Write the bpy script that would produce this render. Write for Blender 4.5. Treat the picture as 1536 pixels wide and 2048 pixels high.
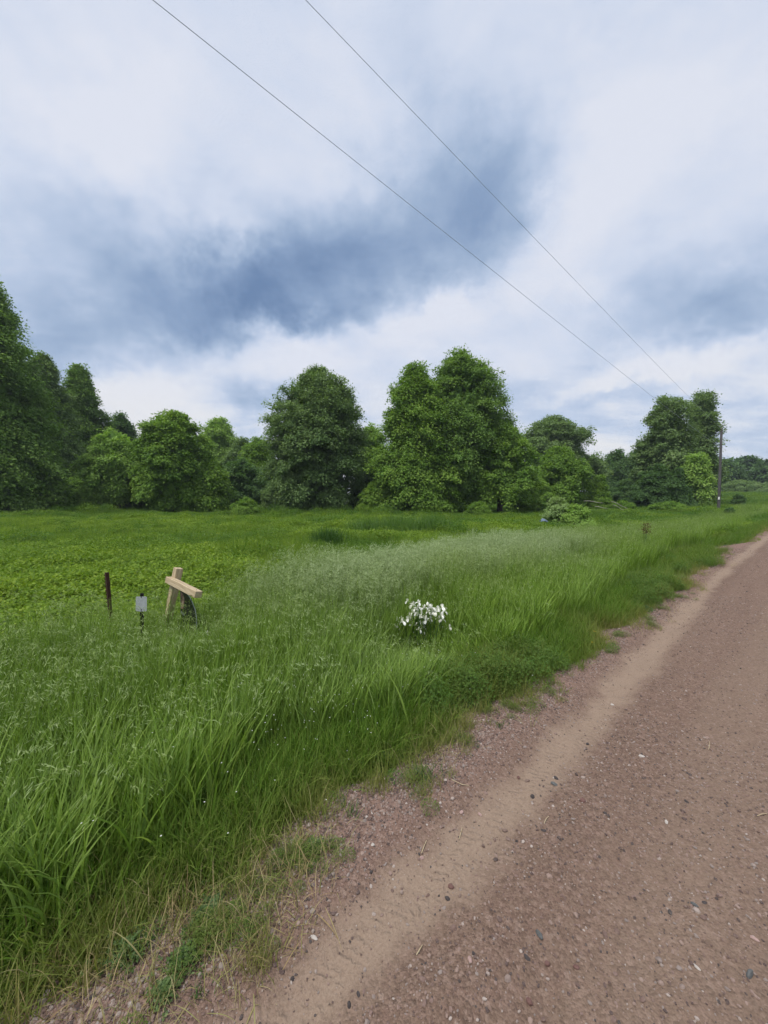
import bpy, math
import numpy as np
from mathutils import Vector, Matrix

sc = bpy.context.scene
for o in list(bpy.data.objects):
    bpy.data.objects.remove(o)
R = math.radians
C = sc.collection

# ------------------------------------------------------------------ camera
EYE = 1.6
PITCH = R(2.5)
cam_d = bpy.data.cameras.new('camera')
cam = bpy.data.objects.new('camera', cam_d)
C.objects.link(cam)
cam.location = (0, 0, EYE)
cam.rotation_euler = (R(90) - PITCH, 0, 0)
cam_d.sensor_fit = 'HORIZONTAL'
cam_d.sensor_width = 36.0
cam_d.lens = 18.0
cam_d.clip_start = 0.05
cam_d.clip_end = 3000
sc.camera = cam
sc.render.resolution_x, sc.render.resolution_y = 768, 1024


def ray(px, py):
    a = (px - 768) / 768.0
    b = (1024 - py) / 768.0
    ct, st = math.cos(PITCH), math.sin(PITCH)
    return np.array([a, ct + b * st, b * ct - st])


def at(px, py, Y):
    """the point of the place seen at photo pixel px,py that stands Y metres ahead"""
    r = ray(px, py)
    r = r * (Y / r[1])
    return np.array([r[0], r[1], r[2] + EYE])


# ------------------------------------------------------------------ exposure
sc.view_settings.view_transform = 'Standard'
sc.view_settings.look = 'None'
sc.view_settings.exposure = 1.15
sc.view_settings.gamma = 1.0
sc.view_settings.use_curve_mapping = False
sc.cycles.max_bounces = 4
sc.cycles.diffuse_bounces = 2
sc.cycles.glossy_bounces = 1
sc.cycles.transmission_bounces = 2
sc.cycles.use_adaptive_sampling = True
sc.cycles.adaptive_threshold = 0.015
sc.cycles.adaptive_min_samples = 12
sc.cycles.transparent_max_bounces = 4
sc.cycles.use_denoising = True

SUN_EL, SUN_AZ = R(66), R(225)      # azimuth measured clockwise from +Y: high, behind the left shoulder


def lin(r, g, b):
    def f(c):
        c /= 255.0
        return c / 12.92 if c <= 0.04045 else ((c + 0.055) / 1.055) ** 2.4
    return (f(r), f(g), f(b), 1.0)


class NT:
    """tiny node-tree helper"""
    def __init__(self, tree):
        self.t = tree
        tree.nodes.clear()

    def n(self, kind, **kw):
        nd = self.t.nodes.new(kind)
        for k, v in kw.items():
            setattr(nd, k, v)
        return nd

    def l(self, a, b):
        self.t.links.new(a, b)

    def put(self, sock, v):
        if isinstance(v, bpy.types.NodeSocket):
            self.l(v, sock)
        else:
            sock.default_value = v

    def math(self, op, a, b=None, c=None, clamp=False):
        m = self.n('ShaderNodeMath', operation=op, use_clamp=clamp)
        self.put(m.inputs[0], a)
        if b is not None:
            self.put(m.inputs[1], b)
        if c is not None:
            self.put(m.inputs[2], c)
        return m.outputs[0]

    def vmath(self, op, a, b=None, out=0):
        m = self.n('ShaderNodeVectorMath', operation=op)
        self.put(m.inputs[0], a)
        if b is not None:
            if op == 'SCALE':
                self.put(m.inputs['Scale'], b)
            else:
                self.put(m.inputs[1], b)
        return m.outputs[out]

    def noise(self, vec, scale, detail=4, rough=0.5, dist=0.0, out='Fac'):
        m = self.n('ShaderNodeTexNoise')
        if vec is not None:
            self.l(vec, m.inputs['Vector'])
        m.inputs['Scale'].default_value = scale
        m.inputs['Detail'].default_value = detail
        m.inputs['Roughness'].default_value = rough
        m.inputs['Distortion'].default_value = dist
        return m.outputs[out]

    def ramp(self, fac, stops, interp='LINEAR'):
        m = self.n('ShaderNodeValToRGB')
        m.color_ramp.interpolation = interp
        e = m.color_ramp.elements
        while len(e) < len(stops):
            e.new(0.5)
        for i, (p, c) in enumerate(stops):
            e[i].position = p
            e[i].color = c
        self.put(m.inputs[0], fac)
        return m.outputs[0]

    def mix(self, fac, a, b, mode='MIX'):
        m = self.n('ShaderNodeMix', data_type='RGBA', blend_type=mode)
        self.put(m.inputs[0], fac)
        self.put(m.inputs[6], a)
        self.put(m.inputs[7], b)
        return m.outputs[2]

    def maprange(self, v, a, b, c=0.0, d=1.0, smooth=True):
        m = self.n('ShaderNodeMapRange', interpolation_type='SMOOTHSTEP' if smooth else 'LINEAR')
        self.put(m.inputs[0], v)
        for i, k in enumerate((a, b, c, d)):
            m.inputs[i + 1].default_value = k
        return m.outputs[0]


# ------------------------------------------------------------------ sky
world = bpy.data.worlds.new('World')
sc.world = world
world.use_nodes = True
W = NT(world.node_tree)
tc = W.n('ShaderNodeTexCoord')
dirv = W.vmath('NORMALIZE', tc.outputs['Generated'])
sep = W.n('ShaderNodeSeparateXYZ')
W.l(dirv, sep.inputs[0])
zc = W.math('ADD', W.math('MAXIMUM', sep.outputs[2], 0.0), 0.16)
comb = W.n('ShaderNodeCombineXYZ')
W.l(W.math('DIVIDE', sep.outputs[0], zc), comb.inputs[0])
W.l(W.math('DIVIDE', sep.outputs[1], zc), comb.inputs[1])
plane = comb.outputs[0]                                   # where the view meets the cloud deck
# the deck drifts in long streaks: stretch the pattern along one bearing
mp = W.n('ShaderNodeMapping')
W.l(plane, mp.inputs[0])
mp.inputs['Rotation'].default_value = (0, 0, R(-38))
mp.inputs['Scale'].default_value = (0.75, 1.15, 1.0)
streak = mp.outputs[0]
n_big = W.noise(streak, 0.85, 5, 0.55, 0.35)
mpf = W.n('ShaderNodeMapping')
W.l(dirv, mpf.inputs[0])
mpf.inputs['Scale'].default_value = (1.0, 1.0, 1.5)
n_fine = W.noise(mpf.outputs[0], 4.6, 7, 0.66, 0.25)
warp = W.vmath('SUBTRACT', W.noise(dirv, 3.4, 6, 0.66, 0.0, out='Color'), (0.5, 0.5, 0.5))
wd = W.vmath('ADD', dirv, W.vmath('SCALE', warp, 0.30))


def blob(prev, cx, cy, ax, ay, rot, amp):
    """a denser (or thinner) bank in the cloud deck, at its own bearing and height in the sky"""
    c = ray(cx, cy)
    c = c / np.linalg.norm(c)
    a = R(rot)
    p1 = ray(cx + 10 * math.cos(a), cy - 10 * math.sin(a))
    ex = p1 / np.linalg.norm(p1) - c
    kx = np.linalg.norm(ex) / 10
    ex /= np.linalg.norm(ex)
    p2 = ray(cx - 10 * math.sin(a), cy - 10 * math.cos(a))
    ky = np.linalg.norm(p2 / np.linalg.norm(p2) - c) / 10
    ey = np.cross(c, ex)
    ey /= np.linalg.norm(ey)
    ez = np.cross(ex, ey)
    m = W.n('ShaderNodeMapping', vector_type='TEXTURE')
    W.l(wd, m.inputs[0])
    m.inputs['Location'].default_value = tuple(c)
    m.inputs['Rotation'].default_value = tuple(Matrix((ex, ey, ez)).transposed().to_euler())
    m.inputs['Scale'].default_value = (ax * kx, ay * ky, 0.7)
    q = W.vmath('DOT_PRODUCT', m.outputs[0], m.outputs[0], out=1)
    return W.math('MULTIPLY_ADD', W.math('POWER', 0.36788, q), amp, prev)


BANKS = [
    (300, 560, 190, 70, -8, 0.50), (560, 640, 220, 40, 2, 0.45),
    (490, 600, 300, 105, 2, 1.35), (690, 500, 260, 110, 15, 0.85), (940, 400, 190, 95, 38, 0.85),
    (1480, 610, 230, 80, 12, 0.95), (1250, 640, 160, 60, 20, 0.35), (1400, 520, 260, 80, 22, 0.40), (100, 330, 200, 70, -20, 0.25),
    (40, 390, 170, 90, -12, 0.30), (250, 450, 130, 60, -15, 0.15), (130, 640, 200, 60, -5, 0.28),
    (520, 790, 90, 32, 5, 0.50), (1080, 770, 120, 40, 15, 0.35), (1250, 800, 130, 26, 8, 0.40),
    (330, 720, 180, 30, 0, 0.22), (720, 700, 70, 22, 5, 0.35), (1220, 20, 120, 50, 10, 0.22),
    (850, 250, 150, 90, 50, 0.25), (1480, 840, 200, 60, 0, 0.25), (900, 900, 700, 60, 0, 0.14),
    (180, 250, 230, 120, 20, -0.40), (1250, 270, 260, 130, 40, -0.40), (860, 635, 150, 40, 15, -0.55),
    (300, 790, 140, 26, -5, -0.35), (1330, 745, 220, 24, 14, -0.45), (470, 450, 60, 40, 0, -0.35),
    (1130, 480, 120, 80, 40, -0.35), (600, 712, 260, 30, 4, -0.40), (1380, 715, 200, 26, 14, -0.30), (180, 560, 120, 40, -5, -0.15),
]
mps = W.n('ShaderNodeMapping')
W.l(plane, mps.inputs[0])
mps.inputs['Rotation'].default_value = (0, 0, R(12))
mps.inputs['Scale'].default_value = (0.8, 1.5, 1)
n_str = W.noise(mps.outputs[0], 1.9, 5, 0.62, 0.3)
tot = W.math('ADD', W.math('MULTIPLY', n_big, 0.75), W.math('MULTIPLY', n_fine, 0.75))
tot = W.math('ADD', tot, W.math('MULTIPLY', W.math('SUBTRACT', n_str, 0.5), W.maprange(sep.outputs[2], 0.75, 0.2, 0.15, 0.75)))
tot = W.math('SUBTRACT', tot, 0.55)
bank = 0.0
for b in BANKS:
    bank = blob(bank, *b[:5], b[5] * 0.74)
n_tex = W.noise(mpf.outputs[0], 2.7, 7, 0.62, 0.4)
dens = W.math('MULTIPLY_ADD', bank, W.maprange(n_tex, 0.30, 0.70, 0.66, 1.30), tot)
cloud = W.ramp(W.math('MULTIPLY', dens, 0.58), [(0.0, lin(226, 230, 242)), (0.14, lin(211, 220, 238)), (0.29, lin(187, 202, 226)),
                      (0.46, lin(162, 182, 210)), (0.66, lin(139, 162, 195)), (1.0, lin(108, 134, 172))])
# thinner, slightly warmer light where the deck is seen edge-on
low = W.math('MULTIPLY', W.maprange(sep.outputs[2], 0.34, 0.12), W.maprange(dens, 0.45, 0.05))
cloud = W.mix(W.math('MULTIPLY', low, 0.75), cloud, lin(238, 236, 235))
sky = W.n('ShaderNodeTexSky', sky_type='NISHITA', sun_disc=False)
sky.sun_elevation = SUN_EL
sky.sun_rotation = SUN_AZ
sky.altitude = 300
bg_sky = W.n('ShaderNodeBackground')
W.l(sky.outputs[0], bg_sky.inputs[0])
bg_sky.inputs[1].default_value = 0.05
bg_cl = W.n('ShaderNodeBackground')
W.l(cloud, bg_cl.inputs[0])
bg_cl.inputs[1].default_value = 0.465
mixs = W.n('ShaderNodeMixShader')
mixs.inputs[0].default_value = 0.92
W.l(bg_sky.outputs[0], mixs.inputs[1])
W.l(bg_cl.outputs[0], mixs.inputs[2])
world.cycles.sampling_method = 'MANUAL'
world.cycles.sample_map_resolution = 256
wo = W.n('ShaderNodeOutputWorld')
W.l(mixs.outputs[0], wo.inputs[0])

# ------------------------------------------------------------------ sun (veiled by the clouds)
sun_d = bpy.data.lights.new('sun', 'SUN')
sun_d.energy = 1.5
sun_d.angle = R(14)
sun_d.color = (1.0, 0.965, 0.91)
sun = bpy.data.objects.new('sun', sun_d)
C.objects.link(sun)
sdir = Vector((math.sin(SUN_AZ) * math.cos(SUN_EL), math.cos(SUN_AZ) * math.cos(SUN_EL), math.sin(SUN_EL)))
sun.rotation_euler = sdir.to_track_quat('Z', 'Y').to_euler()
sun.location = (0, 0, 30)


# ------------------------------------------------------------------ helpers
def tag(o, label=None, cat=None, group=None, kind=None):
    for k, v in (('label', label), ('category', cat), ('group', group), ('kind', kind)):
        if v:
            o[k] = v
    return o


def mesh_np(name, V, F, attrs=None, smooth=False):
    V = np.ascontiguousarray(V, dtype=np.float32)
    F = np.ascontiguousarray(F, dtype=np.int32)
    me = bpy.data.meshes.new(name)
    m, k = F.shape
    me.vertices.add(len(V))
    me.vertices.foreach_set('co', V.ravel())
    me.loops.add(m * k)
    me.loops.foreach_set('vertex_index', F.ravel())
    me.polygons.add(m)
    me.polygons.foreach_set('loop_start', np.arange(m, dtype=np.int32) * k)
    if smooth:
        me.polygons.foreach_set('use_smooth', np.ones(m, dtype=bool))
    for an, (dom, arr) in (attrs or {}).items():
        a = me.attributes.new(an, 'FLOAT', dom)
        a.data.foreach_set('value', np.ascontiguousarray(arr, dtype=np.float32))
    me.update(calc_edges=True)
    return me


def obj(name, me, mat, parent=None, loc=None):
    o = bpy.data.objects.new(name, me)
    C.objects.link(o)
    if mat is not None and me is not None and not me.materials:
        me.materials.append(mat)
    if parent is not None:
        o.parent = parent
    if loc is not None:
        o.location = [float(v) for v in loc]
    return o


def empty(name, loc, label, cat, group=None, rz=0.0):
    o = bpy.data.objects.new(name, None)
    C.objects.link(o)
    o.location = [float(v) for v in loc]
    o.rotation_euler = (0, 0, rz)
    o.empty_display_size = 0.2
    return tag(o, label, cat, group)


def join(parts):
    V, F, off = [], [], 0
    for v, f in parts:
        V.append(np.asarray(v, float))
        F.append(np.asarray(f, int) + off)
        off += len(v)
    return np.vstack(V), np.vstack(F)


def box(x0, x1, y0, y1, z0, z1, bev=0.0):
    """a box with softened long edges when bev > 0 (quads only)"""
    if bev <= 0:
        v = np.array([[x, y, z] for z in (z0, z1) for y in (y0, y1) for x in (x0, x1)], float)
        f = [[0, 2, 3, 1], [4, 5, 7, 6], [0, 1, 5, 4], [2, 6, 7, 3], [0, 4, 6, 2], [1, 3, 7, 5]]
        return v, f
    b = bev
    ring = [(x0 + b, y0), (x1 - b, y0), (x1, y0 + b), (x1, y1 - b), (x1 - b, y1), (x0 + b, y1), (x0, y1 - b), (x0, y0 + b)]
    cx, cy = (x0 + x1) / 2, (y0 + y1) / 2
    v = []
    levels = [(z0, 1), (z0 + b, 0), (z1 - b, 0), (z1, 1)]
    for z, ins in levels:
        for x, y in ring:
            if ins:
                x = cx + (x - cx) * (1 - 2 * b / (x1 - x0))
                y = cy + (y - cy) * (1 - 2 * b / (y1 - y0))
            v.append((x, y, z))
    f = []
    for k in range(3):
        for i in range(8):
            j = (i + 1) % 8
            f.append([k * 8 + i, k * 8 + j, k * 8 + 8 + j, k * 8 + 8 + i])
    for base, flip in ((0, True), (24, False)):
        q = [[0, 1, 2, 7], [2, 3, 6, 7], [3, 4, 5, 6]]
        for a in q:
            a = [base + i for i in a]
            f.append(a[::-1] if flip else a)
    return np.array(v, float), f


def tube(P, rad, n=8, cap=True):
    P = np.asarray(P, float)
    rad = np.broadcast_to(np.asarray(rad, float), (len(P),))
    T = np.gradient(P, axis=0)
    T /= np.linalg.norm(T, axis=1)[:, None] + 1e-9
    ref = np.array([0.0, 0.0, 1.0])
    if abs(T[0] @ ref) > 0.9:
        ref = np.array([1.0, 0.0, 0.0])
    V = []
    for i in range(len(P)):
        a = np.cross(T[i], ref)
        a /= np.linalg.norm(a) + 1e-9
        b = np.cross(T[i], a)
        ang = np.arange(n) * 2 * math.pi / n
        V.append(P[i] + rad[i] * (np.cos(ang)[:, None] * a + np.sin(ang)[:, None] * b))
    V = np.vstack(V)
    F = []
    for i in range(len(P) - 1):
        for j in range(n):
            k = (j + 1) % n
            F.append([i * n + j, i * n + k, (i + 1) * n + k, (i + 1) * n + j])
    if cap and n % 2 == 0:
        for base, flip in ((0, False), ((len(P) - 1) * n, True)):
            for j in range(n // 2 - 1):
                a = [base + j, base + j + 1, base + n - 2 - j, base + n - 1 - j]
                F.append(a[::-1] if flip else a)
    return V, F


def smoothstep(a, b, x):
    k = np.clip((np.asarray(x, float) - a) / (b - a), 0, 1)
    return k * k * (3 - 2 * k)


class VNoise:
    """smooth 2-D value noise, vectorised"""
    def __init__(self, seed):
        self.g = np.random.default_rng(seed).random((64, 64))

    def __call__(self, x, y):
        x = np.asarray(x, float)
        y = np.asarray(y, float)
        xi, yi = np.floor(x).astype(int), np.floor(y).astype(int)
        fx, fy = x - xi, y - yi
        fx, fy = fx * fx * (3 - 2 * fx), fy * fy * (3 - 2 * fy)
        g = self.g
        a, b = g[xi % 64, yi % 64], g[(xi + 1) % 64, yi % 64]
        c, d = g[xi % 64, (yi + 1) % 64], g[(xi + 1) % 64, (yi + 1) % 64]
        return (a * (1 - fx) + b * fx) * (1 - fy) + (c * (1 - fx) + d * fx) * fy

    def fbm(self, x, y, o=4):
        s, a, tot = 0.0, 0.5, 0.0
        for i in range(o):
            s = s + a * self(x * 2 ** i + 17.3 * i, y * 2 ** i + 5.1 * i)
            tot += a
            a *= 0.5
        return s / tot


NZ = VNoise(3)
NZ2 = VNoise(11)

# ------------------------------------------------------------------ lie of the land
PHI = R(41.5)                                   # bearing of the road: along = U, across (towards the field) = N
U = np.array([math.cos(PHI), math.sin(PHI)])
N = np.array([-math.sin(PHI), math.cos(PHI)])


def to_road(x, y):
    return x * U[0] + y * U[1], x * N[0] + y * N[1]


def from_road(s, t):
    return s * U[0] + t * N[0], s * U[1] + t * N[1]


def flat(px, py, z=0.0):
    r = ray(px, py)
    return r * ((z - EYE) / r[2])


_edge_px = [(200, 1960), (330, 1850), (480, 1735), (600, 1650), (730, 1565), (880, 1505), (960, 1425), (1050, 1385), (1130, 1340),
            (1215, 1300), (1250, 1255), (1300, 1215), (1380, 1160), (1410, 1140), (1460, 1103), (1440, 1092), (1420, 1086),
            (1500, 1084), (1536, 1060)]
_es = np.array([to_road(*flat(*p)[:2]) for p in _edge_px])
_es = _es[np.argsort(_es[:, 0])]
_es = np.vstack([[-20, 1.55], [-3, 1.5], _es, [30, 1.5], [400, 1.5]])


def edge(s):
    """distance across at which gravel gives way to plants"""
    s = np.asarray(s, float)
    return np.interp(s, _es[:, 0], _es[:, 1]) + 0.20 * (NZ(s * 1.7, s * 0 + 3.0) - 0.5) + 0.14 * (NZ(s * 4.3, s * 0 + 9.0) - 0.5)


_pt = np.array([-60, -8, -5.2, -4.0, -1.5, 0.6, 1.5, 2.0, 2.8, 3.8, 5.2, 6.8, 9, 500])
_pz = np.array([-0.5, -0.5, -0.35, 0.0, 0.05, 0.02, -0.01, -0.09, -0.30, -0.50, -0.55, -0.50, -0.45, -0.45])


def land(x, y):
    x = np.asarray(x, float)
    y = np.asarray(y, float)
    s, t = to_road(x, y)
    z = 0.0
    for k in (-0.3, -0.1, 0.1, 0.3):
        z = z + np.interp(t + k, _pt, _pz) / 4
    z = z + smoothstep(40, 150, s) * 2.4
    off = smoothstep(1.5, 4.0, t)
    z = z + off * (0.16 * (NZ.fbm(x * 0.35, y * 0.35, 3) - 0.5) + 0.5 * (NZ2(x * 0.05, y * 0.05) - 0.5) * smoothstep(12, 40, y))
    # low swell where the trees stand on the left
    z = z + 0.25 * smoothstep(-5, -30, x) * smoothstep(25, 45, y)
    return z


# ------------------------------------------------------------------ materials
def mat_new(name):
    m = bpy.data.materials.new(name)
    m.use_nodes = True
    return m, NT(m.node_tree)


def finish(T, bsdf, extra=None):
    o = T.n('ShaderNodeOutputMaterial')
    T.l(bsdf, o.inputs[0])


def leaf_mat(name, cols, trans=0.32, rough=0.62, spec=0.14, attr='rnd', use_tint=False, dry=None, objvar=0.25, tr_gain=1.25):
    """cols: list of linear colours from dark to light, picked per leaf by the mesh attribute"""
    m, T = mat_new(name)
    at_ = T.n('ShaderNodeAttribute', attribute_name=attr)
    oi = T.n('ShaderNodeObjectInfo')
    f = T.math('ADD', T.math('MULTIPLY', at_.outputs['Fac'], 1 - objvar), T.math('MULTIPLY', oi.outputs['Random'], objvar))
    st = [(i / (len(cols) - 1), (*c, 1)) for i, c in enumerate(cols)]
    col = T.ramp(f, st)
    if use_tint:
        ti = T.n('ShaderNodeAttribute', attribute_name='tint', attribute_type='INSTANCER')
        col = T.mix(ti.outputs['Fac'], col, (*dry, 1))
    p = T.n('ShaderNodeBsdfPrincipled')
    T.l(col, p.inputs['Base Color'])
    p.inputs['Roughness'].default_value = rough
    p.inputs['Specular IOR Level'].default_value = spec
    tr = T.n('ShaderNodeBsdfTranslucent')
    T.l(T.mix(1.0, col, (tr_gain * 1.05, tr_gain * 1.1, tr_gain * 0.55, 1), 'MULTIPLY'), tr.inputs[0])
    mx = T.n('ShaderNodeMixShader')
    mx.inputs[0].default_value = trans
    T.l(p.outputs[0], mx.inputs[1])
    T.l(tr.outputs[0], mx.inputs[2])
    finish(T, mx.outputs[0])
    return m


def plain_mat(name, col, rough=0.7, spec=0.3, noise_scale=None, col2=None, bump=0.0, metallic=0.0, stretch=(1, 1, 1), detail=5):
    m, T = mat_new(name)
    p = T.n('ShaderNodeBsdfPrincipled')
    p.inputs['Roughness'].default_value = rough
    p.inputs['Specular IOR Level'].default_value = spec
    p.inputs['Metallic'].default_value = metallic
    if noise_scale:
        t = T.n('ShaderNodeTexCoord')
        mp_ = T.n('ShaderNodeMapping')
        mp_.inputs['Scale'].default_value = stretch
        T.l(t.outputs['Object'], mp_.inputs[0])
        nf = T.noise(mp_.outputs[0], noise_scale, detail, 0.62)
        T.l(T.ramp(nf, [(0.3, (*col, 1)), (0.7, (*(col2 or col), 1))]), p.inputs['Base Color'])
        if bump:
            b = T.n('ShaderNodeBump')
            b.inputs['Strength'].default_value = bump
            b.inputs['Distance'].default_value = 0.01
            T.l(nf, b.inputs['Height'])
            T.l(b.outputs[0], p.inputs['Normal'])
    else:
        p.inputs['Base Color'].default_value = (*col, 1)
    finish(T, p.outputs[0])
    return m


# ground under the plants
M_soil, T = mat_new('soil')
t = T.n('ShaderNodeTexCoord')
nf = T.noise(t.outputs['Object'], 1.3, 8, 0.65)
nf2 = T.noise(t.outputs['Object'], 14.0, 5, 0.6)
c = T.ramp(nf, [(0.35, (0.022, 0.034, 0.010, 1)), (0.55, (0.035, 0.055, 0.014, 1)), (0.75, (0.060, 0.058, 0.026, 1))])
c = T.mix(T.math('MULTIPLY', nf2, 0.5), c, (0.05, 0.07, 0.02, 1))
p = T.n('ShaderNodeBsdfPrincipled')
T.l(c, p.inputs['Base Color'])
p.inputs['Roughness'].default_value = 0.95
b = T.n('ShaderNodeBump')
b.inputs['Strength'].default_value = 0.6
b.inputs['Distance'].default_value = 0.03
T.l(nf2, b.inputs['Height'])
T.l(b.outputs[0], p.inputs['Normal'])
finish(T, p.outputs[0])

# gravel road: local x runs along, local y across towards the field
M_road, T = mat_new('gravel_road')
t = T.n('ShaderNodeTexCoord')
co = t.outputs['Object']
sp = T.n('ShaderNodeSeparateXYZ')
T.l(co, sp.inputs[0])
s_, t_ = sp.outputs[0], sp.outputs[1]
mpr = T.n('ShaderNodeMapping')
T.l(co, mpr.inputs[0])
mpr.inputs['Scale'].default_value = (0.16, 2.1, 1)
n_str = T.noise(mpr.outputs[0], 1.6, 6, 0.6, 0.4)
n_wob = T.noise(co, 1.1, 5, 0.6)
# the wheel track of fine sand drifts towards the verge farther on
trk = T.math('ADD', 1.005, T.math('MULTIPLY', T.maprange(s_, 1.5, 11.0), 0.26))
dt = T.math('SUBTRACT', t_, trk)
dtw = T.math('ADD', T.math('ABSOLUTE', dt), T.math('ADD', T.math('MULTIPLY', T.math('SUBTRACT', n_wob, 0.5), 0.36), T.math('MULTIPLY', T.math('SUBTRACT', T.noise(co, 6.0, 5, 0.7), 0.5), 0.22)))
sand_f = T.maprange(dtw, 0.19, 0.03)
sand2 = T.math('MULTIPLY', T.maprange(T.math('ADD', T.math('ABSOLUTE', T.math('SUBTRACT', t_, 0.28)), T.math('MULTIPLY', T.math('SUBTRACT', n_str, 0.5), 0.9)), 0.34, 0.0), 0.55)
shoulder = T.maprange(dt, 0.10, 0.36)
n_g = T.noise(co, 26, 6, 0.7)
n_fine = T.noise(co, 110, 4, 0.7)
vor = T.n('ShaderNodeTexVoronoi')
T.l(co, vor.inputs['Vector'])
vor.inputs['Scale'].default_value = 62
vor2 = T.n('ShaderNodeTexVoronoi')
T.l(co, vor2.inputs['Vector'])
vor2.inputs['Scale'].default_value = 140
base = T.ramp(n_str, [(0.25, (0.112, 0.073, 0.052, 1)), (0.5, (0.163, 0.111, 0.079, 1)), (0.75, (0.229, 0.162, 0.115, 1))])
stone_c = T.ramp(vor.outputs['Color'], [(0.05, (0.051, 0.033, 0.027, 1)), (0.4, (0.154, 0.096, 0.074, 1)), (0.7, (0.233, 0.152, 0.120, 1)), (0.95, (0.337, 0.249, 0.205, 1))])
stone_c2 = T.ramp(vor2.outputs['Color'], [(0.05, (0.070, 0.046, 0.035, 1)), (0.5, (0.183, 0.120, 0.090, 1)), (0.95, (0.298, 0.213, 0.167, 1))])
gr = T.mix(T.maprange(n_g, 0.38, 0.62, 0.15, 0.8), base, stone_c)
gr = T.mix(0.42, gr, stone_c2)
sh_c = T.mix(0.5, stone_c, stone_c2)
sh_c = T.mix(0.22, sh_c, (0.262, 0.165, 0.134, 1))
gr = T.mix(shoulder, gr, sh_c)
sand_c = T.mix(T.maprange(n_fine, 0.3, 0.7), (0.231, 0.165, 0.120, 1), (0.290, 0.217, 0.161, 1))
gr = T.mix(T.math('MULTIPLY', sand2, 0.6), gr, sand_c)
colr = T.mix(T.math('MULTIPLY', sand_f, 0.92), gr, sand_c)
p = T.n('ShaderNodeBsdfPrincipled')
T.l(colr, p.inputs['Base Color'])
p.inputs['Roughness'].default_value = 0.93
p.inputs['Specular IOR Level'].default_value = 0.15
# relief: grit everywhere, tyre tread pressed into the sand
hv = T.math('MULTIPLY', T.math('SUBTRACT', 0.6, vor.outputs['Distance']), T.math('SUBTRACT', 1.0, T.math('MULTIPLY', sand_f, 0.9)))
hv2 = T.math('MULTIPLY', T.math('SUBTRACT', 0.6, vor2.outputs['Distance']), T.math('SUBTRACT', 1.0, T.math('MULTIPLY', sand_f, 0.85)))
hh = T.math('ADD', T.math('ADD', T.math('MULTIPLY', hv, 0.22), T.math('MULTIPLY', hv2, 0.30)), T.math('MULTIPLY', n_fine, 0.40))
zig = T.math('PINGPONG', T.math('ADD', dt, T.math('MULTIPLY', n_wob, 0.05)), 0.085)
tread = T.math('SINE', T.math('MULTIPLY', T.math('ADD', T.math('ADD', s_, T.math('MULTIPLY', T.noise(co, 7.0, 4, 0.7), 0.10)), T.math('MULTIPLY', zig, 0.55)), 150.0))
tread = T.math('MULTIPLY', T.math('ADD', tread, 1.0), 0.5)
tread_m = T.math('MULTIPLY', T.math('MULTIPLY', T.maprange(T.math('ABSOLUTE', T.math('ADD', dt, 0.05)), 0.17, 0.10), sand_f), T.maprange(T.noise(co, 9.0, 4, 0.7), 0.42, 0.62))
hh = T.math('ADD', hh, T.math('MULTIPLY', T.math('MULTIPLY', tread, tread_m), 0.55))
b = T.n('ShaderNodeBump')
b.inputs['Strength'].default_value = 1.0
b.inputs['Distance'].default_value = 0.013
T.l(hh, b.inputs['Height'])
T.l(b.outputs[0], p.inputs['Normal'])
finish(T, p.outputs[0])

# pebbles: each copy its own mineral colour
M_peb, T = mat_new('pebble')
oi = T.n('ShaderNodeObjectInfo')
c = T.ramp(oi.outputs['Random'], [(0.0, (0.040, 0.034, 0.033, 1)), (0.16, (0.075, 0.046, 0.040, 1)), (0.36, (0.13, 0.080, 0.064, 1)), (0.55, (0.20, 0.130, 0.108, 1)),
                                  (0.72, (0.26, 0.185, 0.150, 1)), (0.86, (0.20, 0.165, 0.148, 1)), (0.97, (0.31, 0.25, 0.215, 1)), (1.0, (0.38, 0.33, 0.295, 1))])
t = T.n('ShaderNodeTexCoord')
nf = T.noise(t.outputs['Object'], 2.5, 4, 0.6)
c = T.mix(T.maprange(nf, 0.4, 0.7, 0, 0.35), c, (0.25, 0.19, 0.15, 1))
p = T.n('ShaderNodeBsdfPrincipled')
T.l(c, p.inputs['Base Color'])
p.inputs['Roughness'].default_value = 0.8
finish(T, p.outputs[0])

DRY = (0.30, 0.24, 0.10)
M_grass = leaf_mat('tall_grass_blades', [(0.084, 0.162, 0.018), (0.138, 0.240, 0.030), (0.208, 0.322, 0.047), (0.300, 0.410, 0.088)], 0.33, 0.60, 0.16, use_tint=True, dry=(0.20, 0.275, 0.105))
M_head = leaf_mat('grass_seed_heads', [(0.165, 0.245, 0.060), (0.225, 0.305, 0.092), (0.290, 0.360, 0.135)], 0.25, 0.65, 0.08, use_tint=True, dry=(0.38, 0.46, 0.27))
M_short = leaf_mat('short_grass_blades', [(0.062, 0.140, 0.016), (0.105, 0.195, 0.024), (0.160, 0.245, 0.040)], 0.32, 0.62, 0.14, use_tint=True, dry=DRY)
M_clover = leaf_mat('clover_leaves', [(0.052, 0.115, 0.020), (0.078, 0.155, 0.027), (0.115, 0.200, 0.038)], 0.3, 0.6, 0.14, use_tint=True, dry=(0.14, 0.17, 0.04))
M_forb = leaf_mat('meadow_leaves', [(0.100, 0.185, 0.020), (0.150, 0.245, 0.028), (0.210, 0.305, 0.038), (0.285, 0.365, 0.052)], 0.34, 0.62, 0.14, use_tint=True, dry=(0.078, 0.160, 0.026))
M_straw = leaf_mat('dry_straw', [(0.20, 0.14, 0.06), (0.32, 0.24, 0.12), (0.42, 0.35, 0.20)], 0.15, 0.7, 0.2, use_tint=True, dry=(0.20, 0.22, 0.07))
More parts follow.
